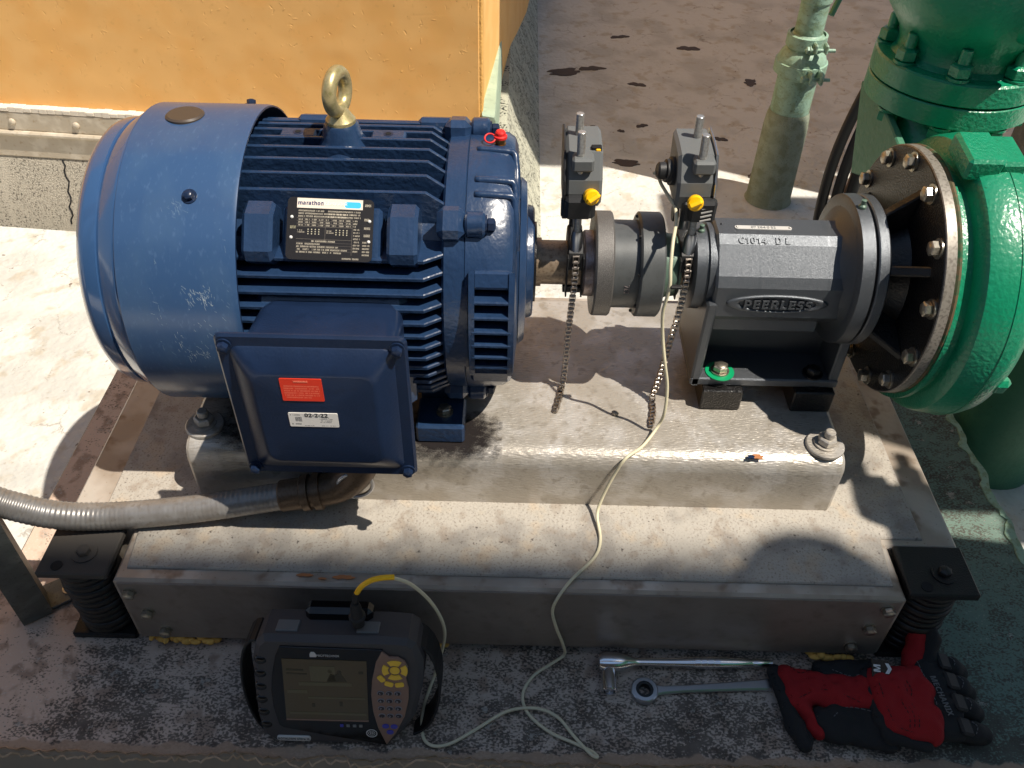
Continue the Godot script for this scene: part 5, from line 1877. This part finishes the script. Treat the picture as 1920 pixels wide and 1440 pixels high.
	for i in 6:
		m = Mb.new()
		m.ball(Vector3([-0.090, -0.0925, -0.0945, -0.0955, -0.0955, -0.0945][i], [0.151, 0.128, 0.105, 0.082, 0.059, 0.036][i], -0.0035), Vector3(0.0085, 0.0075, 0.0055), 12)
		place(m, "grip_ridge", M.device_black, t)
	# top: carrying handle, sockets, corner lands
	for x in [-0.056, 0.046]:
		m = Mb.new()
		m.box(Vector3(x, 0.1905, -0.022), Vector3(0.028, 0.003, 0.020), 0.001)
		place(m, "corner_land", M.grey_plastic, t)
	m = Mb.new()
	m.box(Vector3(0.006, 0.195, -0.046), Vector3(0.086, 0.022, 0.024), 0.006)
	place(m, "socket_hood", M.device_black, t)
	# hand straps
	for s in [-1.0, 1.0]:
		m = Mb.new()
		var pth := []
		for i in 13:
			var a := PI * i / 12.0
			pth.append(Vector3(s * (0.098 + (0.036 if s > 0 else 0.028) * sin(a)), 0.088 + 0.082 * cos(a), -0.036 - 0.006 * sin(a)))
		for i in 12:
			var a: Vector3 = pth[i]
			var b: Vector3 = pth[i + 1]
			var dd := (b - a).normalized()
			m.box((a + b) / 2.0, Vector3(a.distance_to(b) * 1.12, 0.004, 0.042), 0.0012, Basis(dd, Vector3.BACK.cross(dd), Vector3.BACK))
		place(m, "hand_strap", M.rubber, t)
	# fold-out foot at the back
	m = Mb.new()
	m.box(Vector3(0, 0.07, -0.085), Vector3(0.07, 0.12, 0.006), 0.002, Basis(Vector3.RIGHT, 0.62))
	place(m, "kickstand", M.device_black, t)


func signal_cable() -> void:
	var t := thing("signal_cable", Vector3(0.13, 0.2, -0.79), "long beige cable draped from the right laser head down to the instrument", "cable")
	var pts := mm(["175,606,-1000", "181,600,-1006", "187,588,-1004", "195,580,-990", "203,573,-970", "203,562,-950", "197,553,-920", "195,531,-900", "196,506,-890", "193,467,-890", "198,427,-890", "205,389,-880", "213,350,-875", "214,310,-867", "209,281,-868", "186,268.5,-840", "160,268.5,-815", "146,236,-811", "133,195,-804", "127,174,-790", "130,166.5,-753", "120,166.5,-722", "88,166,-686", "70,152,-667", "63,122,-664", "70,84,-662", "82,40,-662", "86,10,-664", "72,4,-655", "41,4,-632", "26,4,-604", "33,4,-576", "62,4,-550", "98,4,-534", "120,5,-523", "126,8,-515", "117,8,-519", "95,5,-545", "74,6,-570", "44,8,-581", "4,5,-577", "-39,4,-550", "-72,4,-530", "-96,4,-527", "-110,4,-542", "-112,4,-580", "-100,12,-625", "-90,53,-634", "-83,104,-634", "-86,150,-630", "-99,200,-625", "-119,249,-615", "-138,276,-605"])
	var m := Mb.new()
	m.tube(spline(pts, 8), 0.0023, 10)
	part(m, "lead", M.cable, t)
	m = Mb.new()
	m.tube(spline(mm(["-136,275.5,-606", "-150,279,-602", "-163,276,-600", "-175,265,-599", "-183,249,-599"]), 8), 0.0034, 12)
	part(m, "yellow_boot", M.yellow, t)
	m = Mb.new()
	m.tube(spline(mm(["-182,251,-599", "-185,238,-598", "-186,222,-597"]), 4), 0.0042, 12)
	m.lathe([Vector2(0, 0.008), Vector2(0.012, 0.0085), Vector2(0.014, 0.0105), Vector2(0.018, 0.0105), Vector2(0.02, 0.008), Vector2(0.036, 0.007), Vector2(0.045, 0.005), Vector2(0.045, 0)], upright(Vector3(-0.186, 0.188, -0.596)), 20)
	part(m, "plug", M.rubber, t)
	m = Mb.new()
	m.box(Vector3(0.2035, 0.508, -0.889), Vector3(0.014, 0.004, 0.006), 0.001)
	part(m, "cable_tie", M.rubber, t)


func tools() -> void:
	# ratchet lying on its side, its socket towards the camera
	var t := thing("socket_ratchet", Vector3(0.25, 0.0, -0.655), "chrome ratchet handle with a short socket lying along the foot of the base", "ratchet")
	var m := Mb.new()
	m.lathe([Vector2(0, 0.0), Vector2(0.0, 0.011), Vector2(0.004, 0.0135), Vector2(0.012, 0.0145), Vector2(0.028, 0.0140), Vector2(0.042, 0.0105), Vector2(0.052, 0.0062), Vector2(0.060, 0.0056), Vector2(0.105, 0.0062), Vector2(0.138, 0.0078)], Transform3D(Mb.along(Vector3(1, -0.028, -0.03)) * Basis.from_scale(Vector3(1, 0.9, 1)), Vector3(0.135, 0.0165, -0.650)), 28)
	part(m, "head", M.chrome, t)
	m = Mb.new()
	m.lathe([Vector2(0.138, 0.0078), Vector2(0.140, 0.0088), Vector2(0.146, 0.0088), Vector2(0.147, 0.0078), Vector2(0.149, 0.0088), Vector2(0.156, 0.0088), Vector2(0.157, 0.0078), Vector2(0.159, 0.0088), Vector2(0.166, 0.0088), Vector2(0.167, 0.0078), Vector2(0.169, 0.0088), Vector2(0.176, 0.0086), Vector2(0.200, 0.0075), Vector2(0.222, 0.0062), Vector2(0.224, 0.0058), Vector2(0.226, 0.0062), Vector2(0.251, 0.0058), Vector2(0.2525, 0.005), Vector2(0.2525, 0.0)], Transform3D(Mb.along(Vector3(1, -0.028, -0.03)), Vector3(0.135, 0.0165, -0.650)), 28)
	part(m, "handle", M.chrome, t)
	m = Mb.new()
	m.lathe([Vector2(0.0, 0.0), Vector2(0.0, 0.0098), Vector2(0.002, 0.0108), Vector2(0.010, 0.0108), Vector2(0.012, 0.0113), Vector2(0.034, 0.0113), Vector2(0.0352, 0.0104), Vector2(0.0352, 0.0082), Vector2(0.026, 0.0078), Vector2(0.026, 0.0)], Transform3D(Mb.along(Vector3(-0.02, -0.02, 1)), Vector3(0.1485, 0.0122, -0.6415)), 28)
	part(m, "socket", M.chrome, t)
	# ratcheting ring spanner
	t = thing("combination_spanner", Vector3(0.29, 0.0, -0.62), "satin spanner with a ratchet ring, its other end under the red glove", "spanner")
	var c := Vector3(0.198, 0.006, -0.612)
	m = Mb.new()
	m.lathe([Vector2(-0.0055, 0.0125), Vector2(-0.0055, 0.0175), Vector2(-0.004, 0.019), Vector2(0.004, 0.019), Vector2(0.0055, 0.0175), Vector2(0.0055, 0.0125)], upright(c), 36)
	part(m, "ring_head", M.satin_chrome, t)
	m = Mb.new()
	m.lathe([Vector2(-0.005, 0.0085), Vector2(-0.005, 0.0126), Vector2(0.005, 0.0126), Vector2(0.005, 0.0085), Vector2(-0.005, 0.0085)], upright(c), 12)
	part(m, "ratchet_ring", M.black_plastic, t)
	m = Mb.new()
	var ax := Vector3(0.182, 0, -0.0145).normalized()
	m.ext(m2(["0,-8", "10,-6", "40,-5.2", "100,-6.4", "150,-7.6", "166,-9", "176,-13", "200,-15", "204,-6", "190,-5", "188,5", "204,8", "198,15", "176,12", "166,9", "150,7.6", "100,6.4", "40,5.2", "10,6", "0,8"]), 0.0068, Transform3D(Basis(ax, Vector3.UP.cross(ax), Vector3.UP), c + ax * 0.0165 - Vector3(0, 0.001, 0)), 0.002, 0.35)
	part(m, "shank", M.satin_chrome, t)


func caps_of(list: Array) -> Array:
	var o := []
	for q in list:
		var v: PackedStringArray = q.split(",")
		o.append([Vector3(float(v[0]), float(v[1]), float(v[2])) / 1000.0, float(v[3]) / 1000.0, Vector3(float(v[4]), float(v[5]), float(v[6])) / 1000.0, float(v[7]) / 1000.0])
	return o


# the height of the cloth over a point of the pad
func cloth_top(caps: Array, k: float, x: float, z: float) -> float:
	var y := 0.1
	while y > 0.004:
		var p := Vector3(x, y, z)
		var d := 1e3
		for c in caps:
			var a: Vector3 = c[0]
			var ab: Vector3 = c[2] - a
			var h := clampf((p - a).dot(ab) / maxf(1e-9, ab.length_squared()), 0.0, 1.0)
			var e := (p - a - ab * h).length() - lerpf(c[1], c[3], h)
			var m := maxf(k - absf(d - e), 0.0) / k
			d = minf(d, e) - m * m * k * 0.25
		if d < 0.0:
			return y
		y -= maxf(0.0006, d * 0.7)
	return y


func stitches(pts: Array, caps: Array, k: float, gap := 0.0042) -> Mb:
	var m := Mb.new()
	var flat := []
	for q in pts:
		var v: PackedStringArray = q.split(",")
		flat.append(Vector3(float(v[0]), 0, float(v[1])) / 1000.0)
	var path := spline(flat, 16)
	var dist := 0.0
	var from := Vector3.ZERO
	var on := false
	for p in path:
		var w := Vector3(p.x, cloth_top(caps, k, p.x, p.z) + 0.0006, p.z)
		if from == Vector3.ZERO:
			from = w
		elif w.distance_to(from) > gap * (0.68 if on else 0.4):
			if on and w.distance_to(from) < 0.02:
				m.rod(from, w, 0.0006, 6)
			on = not on
			from = w
	return m


func gloves() -> void:
	# lower glove lying palm down, its open cuff over the spanner
	var t := thing("work_glove", Vector3(0.44, 0.0, -0.585), "red and black work glove lying flat with its black cuff over the spanner", "glove", "work gloves")
	var m := Mb.new()
	var A1 := caps_of(["386,16,-640,11,398,14,-560,11", "398,14,-560,11,406,12,-536,10"])
	m.skin(A1, 0.0032, 0.010, 0.0015, 1)
	part(m, "cuff_binding", M.cloth_black, t)
	m = Mb.new()
	m.skin(caps_of(["402,9,-600,9,412,9,-545,9"]), 0.004, 0.010, 0.001, 40)
	part(m, "cuff_opening", M.cloth_black, t)
	m = Mb.new()
	var A2 := caps_of(["398,21,-634,14,438,18,-622,14", "438,18,-622,14,500,27,-616,16", "404,20,-606,14,470,23,-596,15", "470,23,-596,15,512,25,-588,16", "412,19,-586,11,428,14,-552,9"])
	m.skin(A2, 0.0032, 0.016, 0.0042, 2)
	var back := part(m, "back", M.cloth_red, t)
	m = Mb.new()
	var A3 := caps_of(["452,22,-641,13,524,21,-646,14", "472,21,-632,14,510,25,-631,15"])
	m.skin(A3, 0.0032, 0.012, 0.003, 3)
	var tp := part(m, "thumb_patch", M.cloth_black, t)
	m = Mb.new()
	var A4 := caps_of(["436,17,-572,15,520,20,-560,16", "444,14,-552,12,520,15,-540,13", "458,20,-580,12,520,22,-572,14"])
	m.skin(A4, 0.0032, 0.014, 0.0035, 4)
	var palm := part(m, "palm", M.cloth_black, t)
	part(stitches(["400,-646", "416,-630", "440,-640", "470,-640"], A2, 0.016), "stitching", M.thread_dark, back)
	part(stitches(["404,-592", "440,-604", "476,-590", "508,-576"], A2, 0.016), "stitching", M.thread_dark, back)
	part(stitches(["446,-566", "470,-580", "506,-572"], A4, 0.014), "stitching", M.thread_grey, palm)
	part(stitches(["460,-636", "486,-626", "514,-632"], A3, 0.012), "stitching", M.thread_grey, tp)
	# upper glove: red cuff band, padded black knuckles, four curled fingers, thumb leaning on the isolator
	t = thing("work_glove", Vector3(0.58, 0.0, -0.60), "red and black work glove with a padded knuckle strip and curled fingers", "glove", "work gloves")
	m = Mb.new()
	var B1 := caps_of(["507,35,-630,9,508,35,-562,9", "508,35,-562,9,518,29,-543,9", "518,29,-543,9,566,26,-531,8"])
	m.skin(B1, 0.0032, 0.008, 0.001, 5)
	part(m, "cuff_binding", M.cloth_black, t)
	m = Mb.new()
	var B2 := caps_of(["519,38,-624,14,574,38,-626,15", "519,39,-598,15,577,41,-598,16", "521,36,-570,15,577,38,-566,16", "528,30,-553,13,574,31,-546,14"])
	m.skin(B2, 0.0032, 0.022, 0.0034, 6)
	var cuff := part(m, "cuff", M.cloth_red, t)
	var pb := Basis(Vector3.RIGHT, Vector3(0, 0.38, -0.92), Vector3(0, 0.92, 0.38)).rotated(Vector3.UP, -0.12)
	m = Mb.new()
	m.ext(m2(["-13,-12", "10,-12", "14,0", "10,12", "-13,12"]), 0.0014, Transform3D(pb, Vector3(0.523, 0.0555, -0.627)))
	var pt := part(m, "label_patch", M.device_black, t)
	wplace(letters("M", 0.013, 0.0005, true), "lettering", M.white_print, pt, Transform3D(pb * Basis(Vector3.BACK, PI / 2), Vector3(0.517, 0.0566, -0.627)))
	m = Mb.new()
	m.ext(m2(["-1,-7", "4,-7", "8,0", "4,7", "-1,7", "3,0"]), 0.0005, Transform3D(pb, Vector3(0.529, 0.0566, -0.627)))
	part(m, "maker_mark", M.white_print, pt)
	for x in [540, 546, 552]:
		part(stitches(["%d,-612" % x, "%d,-596" % (x + 3), "%d,-580" % (x - 2), "%d,-562" % (x + 2), "%d,-546" % x], B2, 0.022, 0.005), "stitching", M.thread_dark, cuff)
	part(stitches(["514,-620", "515,-590", "517,-566", "526,-548", "560,-540"], B2, 0.022), "stitching", M.thread_dark, cuff)
	m = Mb.new()
	var B3 := caps_of(["588,37,-640,15,606,36,-644,15", "590,39,-612,16,610,38,-614,16", "592,38,-582,16,612,37,-582,16", "592,31,-553,15,610,29,-553,15"])
	m.skin(B3, 0.0032, 0.016, 0.001, 7)
	var kn := part(m, "knuckle_panel", M.cloth_black, t)
	part(stitches(["580,-646", "583,-612", "585,-582", "583,-548"], B3, 0.016), "stitching", M.thread_grey, kn)
	wplace(letters("MECHANIX", 0.011, 0.0006, true), "lettering", M.grey_print, kn, Transform3D(Basis(Vector3(0.10, 0.0, 1).normalized(), Vector3(1, 0.0, -0.10).normalized(), Vector3(0, 1, 0)).orthonormalized(), Vector3(0.594, 0.0553, -0.590)))
	for i in 4:
		var z: float = [-0.645, -0.614, -0.583, -0.553][i]
		var top: float = [0.040, 0.042, 0.041, 0.033][i]
		m = Mb.new()
		m.box(Vector3(0.618, top + 0.0085, z), Vector3(0.020, 0.007, 0.025), 0.0028, Basis(Vector3.BACK, -0.35))
		part(m, "knuckle_pad", M.rubber, t)
		m = Mb.new()
		var F := [[Vector3(0.606, top - 0.004, z), 0.0140, Vector3(0.634, top - 0.006, z), 0.0136], [Vector3(0.634, top - 0.006, z), 0.0136, Vector3(0.649, 0.019, z), 0.0130], [Vector3(0.649, 0.019, z), 0.0130, Vector3(0.632, 0.0128, z), 0.0118]]
		m.skin(F, 0.003, 0.004, 0.0012, 20 + i)
		var fg := part(m, "finger", M.cloth_black, t)
		part(stitches(["630,%d" % int(z * 1000 - 9), "634,%d" % int(z * 1000), "630,%d" % int(z * 1000 + 9)], F, 0.004), "stitching", M.thread_grey, fg)
	m = Mb.new()
	m.skin(caps_of(["580,34,-648,16,590,54,-678,14", "590,54,-678,14,592,74,-694,11"]), 0.0032, 0.008, 0.002, 30)
	var th := part(m, "thumb", M.cloth_red, t)
	m = Mb.new()
	m.skin(caps_of(["597,36,-645,15,606,56,-672,13", "606,56,-672,13,604,70,-686,10"]), 0.0032, 0.008, 0.002, 31)
	part(m, "thumb_pad", M.cloth_black, th)
	m = Mb.new()
	m.skin(caps_of(["530,14,-640,12,610,13,-640,12", "530,14,-600,12,610,13,-600,12", "530,13,-560,11,610,13,-556,11"]), 0.005, 0.02, 0.003, 32)
	part(m, "palm", M.cloth_black, t)


func debris() -> void:
	# small stones and crumbs that can be told apart
	for q in [[Vector3(0.152, 0.265, -0.905), 0.006, "small grey crumb on the silver plate between the two chains"], [Vector3(0.705, 0.0, -0.955), 0.008, "small pale stone on the pad right of the base"]]:
		var m := Mb.new()
		m.ball(q[0] + Vector3(0, q[1] * 0.6, 0), Vector3(q[1], q[1] * 0.7, q[1] * 0.8), 7)
		var o := place(m, "crumb", M.crumb, self)
		tag(o, q[2], "stone")
